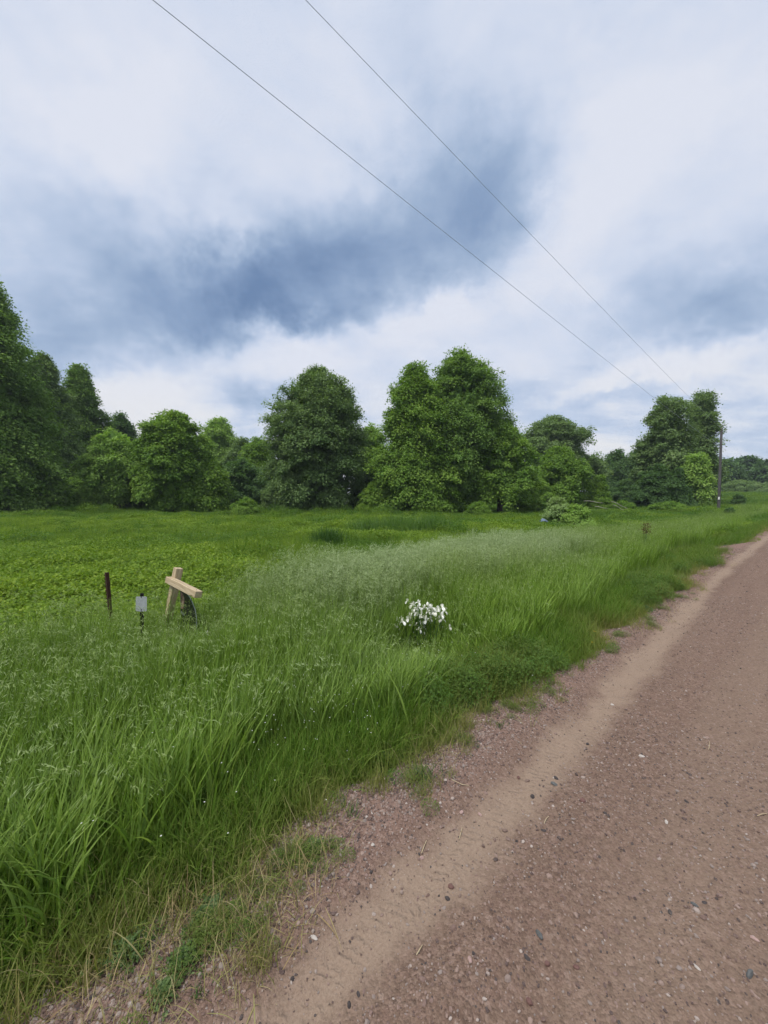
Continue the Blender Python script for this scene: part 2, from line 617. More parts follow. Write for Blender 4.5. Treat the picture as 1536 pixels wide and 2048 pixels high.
M_petal = leaf_mat('tiny_white_petals', [(0.70, 0.70, 0.66), (0.85, 0.85, 0.82)], 0.2, 0.6, 0.2)

# ------------------------------------------------------------------ ground sheet
k = np.linspace(-1, 1, 276)
ax = 420 * np.sinh(5.6 * k) / math.sinh(5.6)
GX, GY = np.meshgrid(ax, ax + 4.0)
GZ = land(GX, GY)
gs, gt = to_road(GX, GY)
under = smoothstep(0.35, 0.05, gt - edge(gs)) * smoothstep(-5.6, -5.2, gt)
GZ = GZ - under * 0.05
n_ = len(k)
idx = np.arange(n_ * n_).reshape(n_, n_)
GF = np.stack([idx[:-1, :-1], idx[:-1, 1:], idx[1:, 1:], idx[1:, :-1]], -1).reshape(-1, 4)
ground = obj('ground', mesh_np('ground', np.stack([GX, GY, GZ], -1).reshape(-1, 3), GF, smooth=True), M_soil)
tag(ground, 'grassy field and verge falling away from the gravel road', 'ground', kind='structure')

# ------------------------------------------------------------------ road sheet
sa = np.concatenate([np.linspace(-8, -1.5, 40, endpoint=False), np.linspace(-1.5, 6, 300, endpoint=False), np.linspace(6, 16, 160, endpoint=False), np.linspace(16, 60, 80, endpoint=False), np.linspace(60, 260, 40)])
fa = np.concatenate([np.linspace(0, 0.58, 30, endpoint=False), np.linspace(0.58, 1.0, 130)])
SA, FA = np.meshgrid(sa, fa, indexing='ij')
TA = -5.4 + FA * (edge(SA) + 0.32 + 5.4)
RX, RY = from_road(SA, TA)
RZ = land(RX, RY)
trk_np = 1.005 + 0.26 * smoothstep(1.5, 11, SA)
dtn = TA - trk_np
rel = 0.010 * (NZ.fbm(SA * 1.2, TA * 2.2, 4) - 0.5) * 2 + 0.007 * (NZ2.fbm(SA * 9, TA * 9, 3) - 0.5) * 2
rel = rel - 0.018 * np.exp(-(dtn / 0.15) ** 2) + 0.014 * np.exp(-((dtn - 0.30) / 0.12) ** 2) + 0.016 * np.exp(-((dtn + 0.30) / 0.13) ** 2) + 0.010 * np.exp(-((dtn + 0.85) / 0.2) ** 2)
near_edge = smoothstep(0.36, 0.10, (edge(SA) + 0.32 - TA))
RZ = RZ + 0.004 + rel - 0.04 * near_edge
idx = np.arange(SA.size).reshape(SA.shape)
RF = np.stack([idx[:-1, :-1], idx[1:, :-1], idx[1:, 1:], idx[:-1, 1:]], -1).reshape(-1, 4)
RV = np.stack([SA, TA, RZ], -1).reshape(-1, 3)
road = obj('road', mesh_np('road', RV, RF, smooth=True), M_road)
road.rotation_euler = (0, 0, PHI)
tag(road, 'pinkish brown gravel road with a pale sandy wheel track', 'road', kind='structure')


def road_z(x, y):
    s, tt = to_road(np.asarray(x, float), np.asarray(y, float))
    d = tt - (1.005 + 0.26 * smoothstep(1.5, 11, s))
    r = 0.010 * (NZ.fbm(s * 1.2, tt * 2.2, 4) - 0.5) * 2 + 0.007 * (NZ2.fbm(s * 9, tt * 9, 3) - 0.5) * 2
    r = r - 0.018 * np.exp(-(d / 0.15) ** 2) + 0.014 * np.exp(-((d - 0.30) / 0.12) ** 2) + 0.016 * np.exp(-((d + 0.30) / 0.13) ** 2) + 0.010 * np.exp(-((d + 0.85) / 0.2) ** 2)
    ne = smoothstep(0.36, 0.10, (edge(s) + 0.32 - tt))
    return np.maximum(land(x, y) + 0.004 + r - 0.04 * ne, land(x, y) - 0.05 * smoothstep(0.35, 0.05, tt - edge(s)))


def spot(px, py, veg=0.0, on_road=False):
    """where the line of sight through a photo pixel meets the ground (veg: height above it)"""
    z = 0.0
    for _ in range(25):
        q = flat(px, py, z + veg)
        zn = float(road_z(q[0], q[1]) if on_road else land(q[0], q[1]))
        z = 0.5 * z + 0.5 * zn
    q = flat(px, py, z + veg)
    return np.array([q[0], q[1], z])


# ------------------------------------------------------------------ plant meshes
def blades(rng, n, rad, h0, h1, w0, w1, lean=0.25, droop=0.5, seg=5, bias=(0, 0), tipw=0.08):
    base = rng.normal(0, rad * 0.5, (n, 2))
    h = rng.uniform(h0, h1, n)
    w = rng.uniform(w0, w1, n) * 0.5
    az = rng.uniform(0, 2 * math.pi, n)
    d = np.stack([np.cos(az), np.sin(az)], -1) + np.array(bias)
    d /= np.linalg.norm(d, axis=1)[:, None] + 1e-6
    a0 = np.abs(rng.normal(0, lean, n))
    dr = rng.uniform(0.15, 1.0, n) * droop * 2.4
    side = rng.normal(0, 0.6, n) + az + math.pi / 2
    sx = np.stack([np.cos(side), np.sin(side), np.zeros(n)], -1)
    pts = np.zeros((n, seg + 1, 3))
    cur = np.concatenate([base, np.zeros((n, 1)) - 0.02], 1)
    pts[:, 0] = cur
    for i in range(seg):
        f = (i + 0.5) / seg
        ang = a0 + dr * f ** 2.2
        st = (h / seg)[:, None] * np.concatenate([d * np.sin(ang)[:, None], np.cos(ang)[:, None]], 1)
        cur = cur + st
        pts[:, i + 1] = cur
    f = np.linspace(0, 1, seg + 1)
    prof = np.minimum(1.0, 0.6 + f * 1.6) * np.clip((1 - f) / 0.55, 0, 1) ** 0.8
    prof = np.maximum(prof, tipw)
    ww = w[:, None, None] * prof[None, :, None]
    L, Rr = pts - sx[:, None] * ww, pts + sx[:, None] * ww
    V = np.stack([L, Rr], 2).reshape(-1, 3)
    b0 = (np.arange(n) * (seg + 1) * 2)[:, None] + (np.arange(seg) * 2)[None]
    F = np.stack([b0, b0 + 1, b0 + 3, b0 + 2], -1).reshape(-1, 4)
    return V, F, np.repeat(rng.random(n), seg), pts


def cards(rng, pos, dirs, nor, ln, wd, fold=0.15):
    """kite leaves: pos root, dirs growth direction, nor face normal"""
    dirs = dirs / (np.linalg.norm(dirs, axis=1)[:, None] + 1e-9)
    s = np.cross(dirs, nor)
    s /= np.linalg.norm(s, axis=1)[:, None] + 1e-9
    up = np.cross(s, dirs)
    ln = np.asarray(ln)[:, None]
    wd = np.asarray(wd)[:, None]
    a = pos
    b_ = pos + dirs * ln * 0.45 + s * wd * 0.5 + up * wd * fold
    c_ = pos + dirs * ln
    d_ = pos + dirs * ln * 0.45 - s * wd * 0.5 + up * wd * fold
    V = np.stack([a, b_, c_, d_], 1).reshape(-1, 3)
    F = np.arange(len(pos) * 4).reshape(-1, 4)
    return V, F


def flecks(rng, pos, dirs, nor, ln, wd):
    """three-cornered leaves, for crowns seen from far off"""
    dirs = dirs / (np.linalg.norm(dirs, axis=1)[:, None] + 1e-9)
    s = np.cross(dirs, nor)
    s /= np.linalg.norm(s, axis=1)[:, None] + 1e-9
    ln = np.asarray(ln)[:, None]
    wd = np.asarray(wd)[:, None]
    V = np.stack([pos + s * wd * 0.5, pos + dirs * ln, pos - s * wd * 0.5], 1).reshape(-1, 3)
    return V, np.arange(len(pos) * 3).reshape(-1, 3)


def unit(v):
    return v / (np.linalg.norm(v, axis=-1, keepdims=True) + 1e-9)


def seed_heads(rng, tips, tdir, n_each=11, ln=(0.018, 0.032), wd=0.0045, length=0.16, nod=1.0, spread=0.035):
    """loose nodding panicles: spikelets along an arching axis that starts at each stem tip"""
    m = len(tips)
    f = np.tile(np.linspace(0, 1, n_each), (m, 1))
    ax_ = tips[:, None] + tdir[:, None] * (f[..., None] * length)
    hz = tdir * np.array([1, 1, 0])
    hz = unit(hz + 1e-4)
    ax_ = ax_ + hz[:, None] * (f[..., None] ** 2 * length * 0.55 * nod)
    ax_[..., 2] -= f ** 2 * length * 0.55 * nod
    P = (ax_ + rng.normal(0, 1, ax_.shape) * spread * (1.05 - f[..., None] * 0.7)).reshape(-1, 3)
    D = np.repeat(hz, n_each, 0) * 0.7 + rng.normal(0, 0.35, P.shape)
    D[:, 2] -= 0.55 * nod
    D[:, 2] += 0.5 * (1 - nod)
    V, F = cards(rng, P, unit(D), unit(rng.normal(0, 1, P.shape)), rng.uniform(*ln, len(P)), np.full(len(P), wd) * rng.uniform(0.8, 1.5, len(P)))
    return V, F, rng.random(len(P))


protos = {}


def proto_collection(name):
    protos[name] = bpy.data.collections.new('proto_' + name)
    return protos[name]


def add_proto(coll, name, pieces):
    """pieces: list of (V, F, rnd, material); one mesh object in a source collection that is not in the scene"""
    V, F, off, rn, mi, mats = [], [], 0, [], [], []
    for v, f, r_, m in pieces:
        V.append(v)
        F.append(f + off)
        off += len(v)
        rn.append(r_)
        if m not in mats:
            mats.append(m)
        mi.append(np.full(len(f), mats.index(m), dtype=np.int32))
    me = mesh_np(name, np.vstack(V), np.vstack(F), {'rnd': ('FACE', np.concatenate(rn))})
    for m in mats:
        me.materials.append(m)
    me.polygons.foreach_set('material_index', np.concatenate(mi))
    o = bpy.data.objects.new(name, me)
    coll.objects.link(o)
    return o


def scatter(name, coll, P, rot, scl, idx, tint, label, cat, parent=None):
    """a point mesh that carries one plant of the source collection at each point"""
    me = bpy.data.meshes.new(name)
    n = len(P)
    me.vertices.add(n)
    me.vertices.foreach_set('co', np.ascontiguousarray(P, dtype=np.float32).ravel())
    for nm, arr, ty in (('rot', rot, 'FLOAT_VECTOR'), ('scl', scl, 'FLOAT_VECTOR'), ('pick', idx, 'INT'), ('tint', tint, 'FLOAT')):
        a = me.attributes.new(nm, ty, 'POINT')
        if ty == 'FLOAT_VECTOR':
            a.data.foreach_set('vector', np.ascontiguousarray(arr, dtype=np.float32).ravel())
        else:
            a.data.foreach_set('value', np.ascontiguousarray(arr, dtype=np.int32 if ty == 'INT' else np.float32))
    me.update()
    o = obj(name, me, None, parent)
    g = bpy.data.node_groups.new(name, 'GeometryNodeTree')
    g.interface.new_socket('Geometry', in_out='INPUT', socket_type='NodeSocketGeometry')
    g.interface.new_socket('Geometry', in_out='OUTPUT', socket_type='NodeSocketGeometry')
    gi, go = g.nodes.new('NodeGroupInput'), g.nodes.new('NodeGroupOutput')
    ci = g.nodes.new('GeometryNodeCollectionInfo')
    ci.inputs['Collection'].default_value = coll
    ci.inputs['Separate Children'].default_value = True
    ci.inputs['Reset Children'].default_value = True
    ip = g.nodes.new('GeometryNodeInstanceOnPoints')
    ip.inputs['Pick Instance'].default_value = True

    def named(nm, ty):
        a = g.nodes.new('GeometryNodeInputNamedAttribute')
        a.data_type = ty
        a.inputs['Name'].default_value = nm
        return next(s_o for s_o in a.outputs if s_o.enabled and s_o.name == 'Attribute')
    g.links.new(gi.outputs[0], ip.inputs['Points'])
    g.links.new(ci.outputs[0], ip.inputs['Instance'])
    g.links.new(named('pick', 'INT'), ip.inputs['Instance Index'])
    e2r = g.nodes.new('FunctionNodeEulerToRotation')
    g.links.new(named('rot', 'FLOAT_VECTOR'), e2r.inputs[0])
    g.links.new(e2r.outputs[0], ip.inputs['Rotation'])
    g.links.new(named('scl', 'FLOAT_VECTOR'), ip.inputs['Scale'])
    g.links.new(ip.outputs[0], go.inputs[0])
    md = o.modifiers.new('scatter', 'NODES')
    md.node_group = g
    tag(o, label, cat, kind='stuff')
    return o


rng = np.random.default_rng(7)

# tall leafy grass and flowering stems
c_tall = proto_collection('tall')
for i in range(5):
    V, F, r_, _ = blades(rng, 24, 0.16, 0.45, 0.95, 0.008, 0.016, 0.12, 0.27, 6, bias=(0.28, -0.12))
    add_proto(c_tall, f'a{i}', [(V, F, r_, M_grass)])
for i in range(5):
    V, F, r_, _ = blades(rng, 21, 0.16, 0.45, 0.92, 0.007, 0.014, 0.12, 0.25, 6, bias=(0.28, -0.12))
    V2, F2, r2, pts = blades(rng, 4, 0.16, 0.72, 1.0, 0.0026, 0.0036, 0.10, 0.10, 4, bias=(0.7, -0.25), tipw=0.7)
    tips = pts[:, -1]
    td = unit(pts[:, -1] - pts[:, -2])
    V3, F3, r3 = seed_heads(rng, tips - td * 0.02, td, 12, spread=0.017, ln=(0.024, 0.044), wd=0.0038)
    add_proto(c_tall, f'b{i}', [(V, F, r_, M_grass), (V2, F2, r2, M_grass), (V3, F3, r3, M_head)])
for i in range(3):                                    # pale dense upright heads
    V, F, r_, _ = blades(rng, 20, 0.16, 0.45, 0.85, 0.005, 0.010, 0.15, 0.4, 5)
    V2, F2, r2, pts = blades(rng, 13, 0.2, 0.70, 1.0, 0.0026, 0.0036, 0.10, 0.06, 4, bias=(0.3, -0.1), tipw=0.7)
    td = unit(pts[:, -1] - pts[:, -2])
    V3, F3, r3 = seed_heads(rng, pts[:, -1] - td * 0.05, td, 18, length=0.15, nod=0.45, spread=0.016, ln=(0.020, 0.036), wd=0.0042)
    add_proto(c_tall, f'c{i}', [(V, F, r_, M_grass), (V2, F2, r2, M_grass), (V3, F3, r3, M_head)])

# short grass
c_short = proto_collection('short')
for i in range(5):
    V, F, r_, _ = blades(rng, 34, 0.10, 0.07, 0.26, 0.0025, 0.006, 0.4, 0.55, 4)
    add_proto(c_short, f'a{i}', [(V, F, r_, M_short)])

# clover and vetch: small leaflets in a low dome
c_clover = proto_collection('clover')
for i in range(4):
    m = 230
    a = rng.uniform(0, 2 * math.pi, m)
    rr = 0.17 * np.sqrt(rng.random(m))
    z = (0.05 + 0.20 * (1 - (rr / 0.19) ** 2)) * rng.uniform(0.35, 1.05, m)
    P = np.stack([rr * np.cos(a), rr * np.sin(a), z], -1)
    P3 = np.repeat(P, 3, 0)
    aa = np.repeat(rng.uniform(0, 6.3, m), 3) + np.tile([0, 2.1, 4.2], m)
    D = np.stack([np.cos(aa), np.sin(aa), rng.normal(0.05, 0.3, 3 * m)], -1)
    Nn = unit(np.stack([rng.normal(0, .35, 3 * m), rng.normal(0, .35, 3 * m), np.ones(3 * m)], -1))
    V, F = cards(rng, P3, D, Nn, rng.uniform(0.009, 0.016, 3 * m), rng.uniform(0.006, 0.011, 3 * m))
    V2, F2, r2, _ = blades(rng, 10, 0.14, 0.12, 0.34, 0.003, 0.005, 0.3, 0.4, 4)
    add_proto(c_clover, f'a{i}', [(V, F, np.repeat(rng.random(m), 3), M_clover), (V2, F2, r2, M_short)])

# low leafy meadow cover
c_forb = proto_collection('forb')
for i in range(5):
    m = 300
    a = rng.uniform(0, 2 * math.pi, m)
    rr = 0.42 * np.sqrt(rng.random(m))
    z = (0.10 + 0.26 * rng.random(m) ** 0.7) * (1.15 - rr)
    P = np.stack([rr * np.cos(a), rr * np.sin(a), z], -1)
    aa = rng.uniform(0, 6.3, m)
    D = np.stack([np.cos(aa), np.sin(aa), rng.normal(0.0, 0.35, m)], -1)
    Nn = unit(np.stack([rng.normal(0, .4, m), rng.normal(0, .4, m), np.ones(m)], -1))
    V, F = cards(rng, P, D, Nn, rng.uniform(0.035, 0.075, m), rng.uniform(0.028, 0.055, m))
    V2, F2, r2, _ = blades(rng, 26, 0.40, 0.22, 0.50, 0.005, 0.010, 0.25, 0.4, 4)
    add_proto(c_forb, f'a{i}', [(V, F, rng.random(m), M_forb), (V2, F2, r2, M_forb)])
for i in range(4):                                    # same meadow, more blades than leaves
    V2, F2, r2, _ = blades(rng, 80, 0.45, 0.20, 0.55, 0.006, 0.012, 0.28, 0.45, 4)
    m = 50
    P = np.concatenate([rng.normal(0, 0.2, (m, 2)), rng.uniform(0.05, 0.25, (m, 1))], 1)
    V, F = cards(rng, P, rng.normal(0, 1, (m, 3)) * np.array([1, 1, .3]), unit(rng.normal(0, .4, (m, 3)) + np.array([0, 0, 1])), rng.uniform(0.05, 0.1, m), rng.uniform(0.03, 0.06, m))
    add_proto(c_forb, f'b{i}', [(V, F, rng.random(m), M_forb), (V2, F2, r2, M_forb)])

# dead straw
c_straw = proto_collection('straw')
for i in range(4):
    V, F, r_, _ = blades(rng, 22, 0.14, 0.04, 0.20, 0.0015, 0.004, 0.9, 0.8, 5)
    add_proto(c_straw, f'a{i}', [(V, F, r_, M_straw)])

# specks of white bloom on thin stalks
c_speck = proto_collection('speck')
for i in range(3):
    V2, F2, r2, pts = blades(rng, 12, 0.40, 0.22, 0.48, 0.0016, 0.002, 0.15, 0.1, 3, tipw=0.8)
    tp = np.repeat(pts[:, -1], 5, 0)
    aa = np.tile(np.arange(5) * 2 * math.pi / 5, 12)
    D = np.stack([np.cos(aa), np.sin(aa), np.full(60, 0.3)], -1)
    V, F = cards(rng, tp, D, np.tile([[0, 0, 1.0]], (60, 1)), np.full(60, 0.0034), np.full(60, 0.003))
    add_proto(c_speck, f'a{i}', [(V2, F2, r2, M_short), (V, F, rng.random(60), M_petal)])


# pebbles
def stone_mesh(rng, rough=0.25, rings=4, seg=7):
    V = [(0, 0, -0.5)]
    for i in range(1, rings):
        a = math.pi * i / rings
        for j in range(seg):
            b_ = 2 * math.pi * j / seg
            V.append((0.5 * math.sin(a) * math.cos(b_), 0.5 * math.sin(a) * math.sin(b_), -0.5 * math.cos(a)))
    V.append((0, 0, 0.5))
    V = np.array(V)
    for _ in range(4):                                 # knock flat facets off it
        n0 = unit(rng.normal(0, 1, 3))
        d = V @ n0
        lim = rng.uniform(0.27, 0.42)
        V = V - np.outer(np.maximum(0, d - lim), n0)
    V *= 1 + rng.normal(0, rough * 0.22, (len(V), 1))
    V *= np.array([1, rng.uniform(0.65, 0.95), rng.uniform(0.45, 0.75)])
    F = []
    for j in range(seg):
        kk = (j + 1) % seg
        F.append([0, 1 + kk, 1 + j, 1 + j])
        for i in range(rings - 2):
            F.append([1 + i * seg + j, 1 + i * seg + kk, 1 + (i + 1) * seg + kk, 1 + (i + 1) * seg + j])
        F.append([len(V) - 1, 1 + (rings - 2) * seg + j, 1 + (rings - 2) * seg + kk, 1 + (rings - 2) * seg + kk])
    return V, F


def poly_mesh(name, V, F, smooth=False):
    """from_pydata with repeated corners dropped"""
    me = bpy.data.meshes.new(name)
    FF = []
    for f in F:
        g = []
        for i in f:
            if int(i) not in g:
                g.append(int(i))
        FF.append(g)
    me.from_pydata([tuple(map(float, v)) for v in V], [], FF)
    if smooth:
        me.polygons.foreach_set('use_smooth', np.ones(len(me.polygons), dtype=bool))
    me.update()
    return me


c_peb = proto_collection('peb')
for i in range(6):
    V, F = stone_mesh(rng, 0.3, 4, 6)
    me = poly_mesh(f'p{i}', V, F)
    me.materials.append(M_peb)
    c_peb.objects.link(bpy.data.objects.new(f'p{i}', me))


# ------------------------------------------------------------------ scatter areas
def in_view(x, y, m=1.12, back=0.25):
    return (y > back) & (np.abs(x) < y * m + 1.2)


def rot_for(n, tilt=0.08, spin=True):
    return np.stack([rng.normal(0, tilt, n), rng.normal(0, tilt, n), rng.uniform(0, 2 * math.pi, n) if spin else rng.normal(0, 0.5, n)], -1)


def place(name, coll, s, t, npro, lo, hi, label, cat, tint=None, tilt=0.08, spin=True, pick=None, flat_z=None, zscale=None):
    x, y = from_road(s, t)
    z = land(x, y) if flat_z is None else flat_z
    n = len(x)
    sc_ = rng.uniform(lo, hi, n)
    S3 = np.stack([sc_, sc_, sc_ * (1 if zscale is None else zscale)], -1)
    return scatter(name, coll, np.stack([x, y, z], -1), rot_for(n, tilt, spin), S3,
                   rng.integers(0, npro, n) if pick is None else pick, np.zeros(n) if tint is None else tint, label, cat)


def sample(n, s0, s1, t0, t1):
    return rng.uniform(s0, s1, n), rng.uniform(t0, t1, n)


# proto index order is alphabetical: tall a0-4 = 0-4, b0-4 = 5-9, c0-2 = 10-12
def tall_field():
    S_, T_ = [], []
    for (n, s0, s1, far) in ((11500, -4.5, 8, False), (8000, 8, 24, False), (3500, 24, 60, True)):
        s, t = sample(n, s0, s1, 1.5, 7.8)
        S_.append(s)
        T_.append(t)
    s, t = np.concatenate(S_), np.concatenate(T_)
    x, y = from_road(s, t)
    tt = t - edge(s)
    # tall strip: from a step off the gravel to a wavering far side
    far_side = 4.35 + 0.7 * (NZ.fbm(s * 0.35, s * 0 + 2, 3) - 0.5) * 2 + 0.2 * smoothstep(2.5, 7, s) + 0.3 * smoothstep(8, 16, s)
    near = 0.35 + 0.5 * NZ2.fbm(s * 0.9, s * 0 + 4, 2) + 0.4 * smoothstep(5, 9, s) + 0.5 * smoothstep(8, 13, s)
    keep = in_view(x, y) & (tt > near) & (tt < far_side)
    keep &= rng.random(len(s)) < np.clip((far_side - tt) / 0.8, 0.15, 1)
    s, t, tt, near, x, y = s[keep], t[keep], tt[keep], near[keep], x[keep], y[keep]
    n = len(s)
    pick = np.where(rng.random(n) < 0.62, rng.integers(0, 5, n), rng.integers(5, 10, n))
    pale = smoothstep(1.7, 2.9, tt) * smoothstep(1.6, 3.4, s) * smoothstep(13, 9.5, s)
    pick = np.where(rng.random(n) < pale * 0.9, rng.integers(10, 13, n), pick)
    leafy = smoothstep(1.5, 0.6, tt)
    pick = np.where((rng.random(n) < leafy * 0.8), rng.integers(0, 5, n), pick)
    zs = 0.56 + 0.47 * smoothstep(0.2, 2.4, tt) + 0.26 * (NZ.fbm(x * 1.3, y * 1.3, 2) - 0.5) + 0.08 * pale
    # the irises hold a shallow clearing open towards the road
    s_i, t_i = to_road(0.45, 4.45)
    clear = np.exp(-((s - s_i + 0.35) / 0.55) ** 2) * smoothstep(t_i + 0.25, t_i - 0.1, t)
    zs = zs * (1 - 0.66 * clear)
    zs = zs * (1 - 0.10 * smoothstep(10, 18, s))
    # trodden down where people walk up to the sign
    zs = zs * (1 - 0.52 * np.exp(-((x + 2.18) / 0.44) ** 2 - ((y - 4.35) / 0.75) ** 2))
    tint = np.clip(0.15 + 0.7 * (NZ2.fbm(x * 0.8 + 9, y * 0.8, 3) - 0.5) + 0.50 * pale + rng.normal(0, 0.1, n), 0, 0.8)
    sc_ = rng.uniform(0.82, 1.15, n)
    P = np.stack([x, y, land(x, y)], -1)
    S3 = np.stack([sc_, sc_, sc_ * zs], -1)
    scatter('tall_grass', c_tall, P, rot_for(n, 0.10, False), S3, pick, tint, 'tall green roadside grass with nodding pale seed heads', 'grass')


tall_field()


def short_verge():
    s, t = np.concatenate([a for a in (rng.uniform(-4, 9, 9000), rng.uniform(9, 40, 6000))]), None
    t = edge(s) + rng.normal(0.42, 0.42, len(s))
    far = s > 9
    t = np.where(far, edge(s) + rng.uniform(-0.1, 3.0, len(s)), t)
    x, y = from_road(s, t)
    tt = t - edge(s)
    pr = smoothstep(-0.30, 0.30, tt + 1.1 * (NZ.fbm(x * 2.2, y * 2.2, 3) - 0.5))
    keep = in_view(x, y) & (tt > -0.42) & (tt < 3.2) & (rng.random(len(s)) < pr)
    s, t, x, y, tt = s[keep], t[keep], x[keep], y[keep], tt[keep]
    n = len(s)
    tint = np.clip(0.50 * smoothstep(0.5, -0.2, tt) + 0.7 * (NZ2.fbm(x * 1.1, y * 1.1, 3) - 0.45) + rng.normal(0, 0.12, n), 0, 0.85)
    big = np.clip(0.45 + 0.75 * smoothstep(-0.2, 0.5, tt), 0, 1.3)
    P = np.stack([x, y, road_z(x, y)], -1)
    sc_ = rng.uniform(0.7, 1.25, n) * big
    S3 = np.stack([sc_, sc_, sc_], -1)
    scatter('short_grass', c_short, P, rot_for(n, 0.15), S3, rng.integers(0, 5, n), tint, 'short grass creeping onto the edge of the gravel road', 'grass')
    # clover in soft mounds
    s = np.concatenate([rng.uniform(-3.5, 9, 5200), rng.uniform(9, 22, 1600)])
    t = edge(s) + rng.uniform(-0.05, 1.5, len(s))
    x, y = from_road(s, t)
    cl = NZ2.fbm(x * 0.9 + 3, y * 0.9 + 7, 3)
    tt = t - edge(s)
    keep = in_view(x, y) & (rng.random(len(s)) < 0.75 * smoothstep(0.50, 0.64, cl + 0.35 * (NZ.fbm(x * 4, y * 4, 2) - 0.5)) * smoothstep(-0.05, 0.15, tt) * smoothstep(0.2, 1.4, s))
    s, t, x, y, cl = s[keep], t[keep], x[keep], y[keep], cl[keep]
    n = len(s)
    sc_ = rng.uniform(0.45, 1.0, n) * (0.7 + 0.4 * smoothstep(0.5, 0.7, cl))
    P = np.stack([x, y, road_z(x, y)], -1)
    tint = np.clip(rng.normal(0.25, 0.22, n), 0, 0.8)
    scatter('clover', c_clover, P, rot_for(n, 0.15), np.stack([sc_, sc_, sc_ * rng.uniform(0.9, 1.5, n)], -1), rng.integers(0, 4, n), tint, 'mounds of dark green clover along the road verge', 'clover')
    s2 = rng.uniform(-1.5, 9, 760)
    t2 = edge(s2) - np.abs(rng.normal(0, 0.13, len(s2)))
    x2, y2 = from_road(s2, t2)
    k2 = in_view(x2, y2) & (rng.random(len(s2)) < smoothstep(0.50, 0.66, NZ2.fbm(x2 * 5.1 + 1, y2 * 5.1, 3)))
    x2, y2 = x2[k2], y2[k2]
    n2 = len(x2)
    sz2 = rng.uniform(0.15, 0.38, n2)
    scatter('gravel_sprigs', c_clover, np.stack([x2, y2, road_z(x2, y2)], -1), rot_for(n2, 0.15), np.stack([sz2, sz2, sz2 * 0.8], -1), rng.integers(0, 4, n2),
            np.clip(rng.normal(0.5, 0.25, n2), 0, 0.9), 'small green sprigs coming up through the gravel shoulder', 'weeds')
    # straw at the edge, thickest close by on the left
    s = np.concatenate([rng.uniform(-2.5, 2.2, 1700), rng.uniform(2.2, 12, 700)])
    t = edge(s) + rng.normal(0.06, 0.28, len(s))
    x, y = from_road(s, t)
    tt = t - edge(s)
    pr = smoothstep(0.46, 0.64, NZ.fbm(x * 2.6 + 5, y * 2.6, 3)) * (0.35 + 0.65 * smoothstep(1.8, 0.2, s))
    keep = in_view(x, y) & (rng.random(len(s)) < pr) & (tt > -0.3) & (tt < 0.9)
    s, t, x, y = s[keep], t[keep], x[keep], y[keep]
    n = len(s)
    sc_ = rng.uniform(0.6, 1.15, n)
    P = np.stack([x, y, road_z(x, y)], -1)
    scatter('dry_straw', c_straw, P, rot_for(n, 0.2), np.stack([sc_, sc_, sc_], -1), rng.integers(0, 4, n), np.clip(rng.normal(0.3, 0.3, n), 0, 0.9), 'dead yellow straw lying among the weeds at the road edge', 'straw')
    # white specks of bloom
    s = rng.uniform(0.5, 2.8, 18)
    t = edge(s) + rng.uniform(0.25, 1.15, len(s))
    x, y = from_road(s, t)
    keep = in_view(x, y) & (rng.random(len(s)) < smoothstep(2.9, 1.2, s))
    x, y = x[keep], y[keep]
    n = len(x)
    sc_ = rng.uniform(0.8, 1.25, n)
    scatter('white_speck_flowers', c_speck, np.stack([x, y, land(x, y)], -1), rot_for(n, 0.1), np.stack([sc_, sc_, sc_], -1), rng.integers(0, 3, n), np.zeros(n), 'tiny white flowers dotted through the verge grass', 'flowers')


short_verge()


def meadow():
    X, Y = [], []
    for n, d0, d1 in ((7500, 3.0, 14), (11000, 12, 30), (9000, 28, 62)):
        y = np.sqrt(rng.uniform(d0 ** 2, d1 ** 2, n))
        X.append(y * rng.uniform(-1.1, 1.1, n))
        Y.append(y)
    n = 6000
    s, t = rng.uniform(35, 170, n), rng.uniform(1.6, 60, n) ** 1.0
    xx, yy = from_road(s, t)
    X.append(xx)
    Y.append(yy)
    x, y = np.concatenate(X), np.concatenate(Y)
    s, t = to_road(x, y)
    tt = t - edge(s)
    keep = in_view(x, y) & (tt > 2.6 - 1.6 * smoothstep(10, 30, s)) & (y < 170)
    x, y, s, t = x[keep], y[keep], s[keep], t[keep]
    n = len(x)
    leafy = NZ.fbm(x * 0.16 + 4, y * 0.16, 3) + 0.25 * smoothstep(0, -8, x) * smoothstep(20, 10, y)
    pick = np.where(rng.random(n) < smoothstep(0.46, 0.66, leafy), rng.integers(0, 5, n), rng.integers(5, 9, n))
    sc_ = rng.uniform(0.75, 1.15, n) * (1 + 0.7 * smoothstep(12, 35, y) + 1.2 * smoothstep(45, 110, y))
    zs = rng.uniform(0.6, 1.3, n) * (0.35 + 1.3 * NZ2.fbm(x * 0.3, y * 0.3, 4) ** 1.3) / (1 + 0.5 * smoothstep(12, 35, y) + 0.7 * smoothstep(45, 110, y))
    tint = np.clip(0.30 + 2.0 * (NZ2.fbm(x * 0.20 + 2, y * 0.20 + 8, 3) - 0.5) + 1.0 * (NZ.fbm(x * 1.1, y * 1.1, 2) - 0.5) + rng.normal(0, 0.14, n) + 0.30 * smoothstep(12, 35, s) + 0.2 * smoothstep(20, 38, y), 0, 0.95)
    P = np.stack([x, y, land(x, y)], -1)
    scatter('meadow_plants', c_forb, P, rot_for(n, 0.08), np.stack([sc_, sc_, sc_ * zs], -1), pick, tint, 'low bright green leafy plants covering the open meadow', 'meadow plants')


meadow()


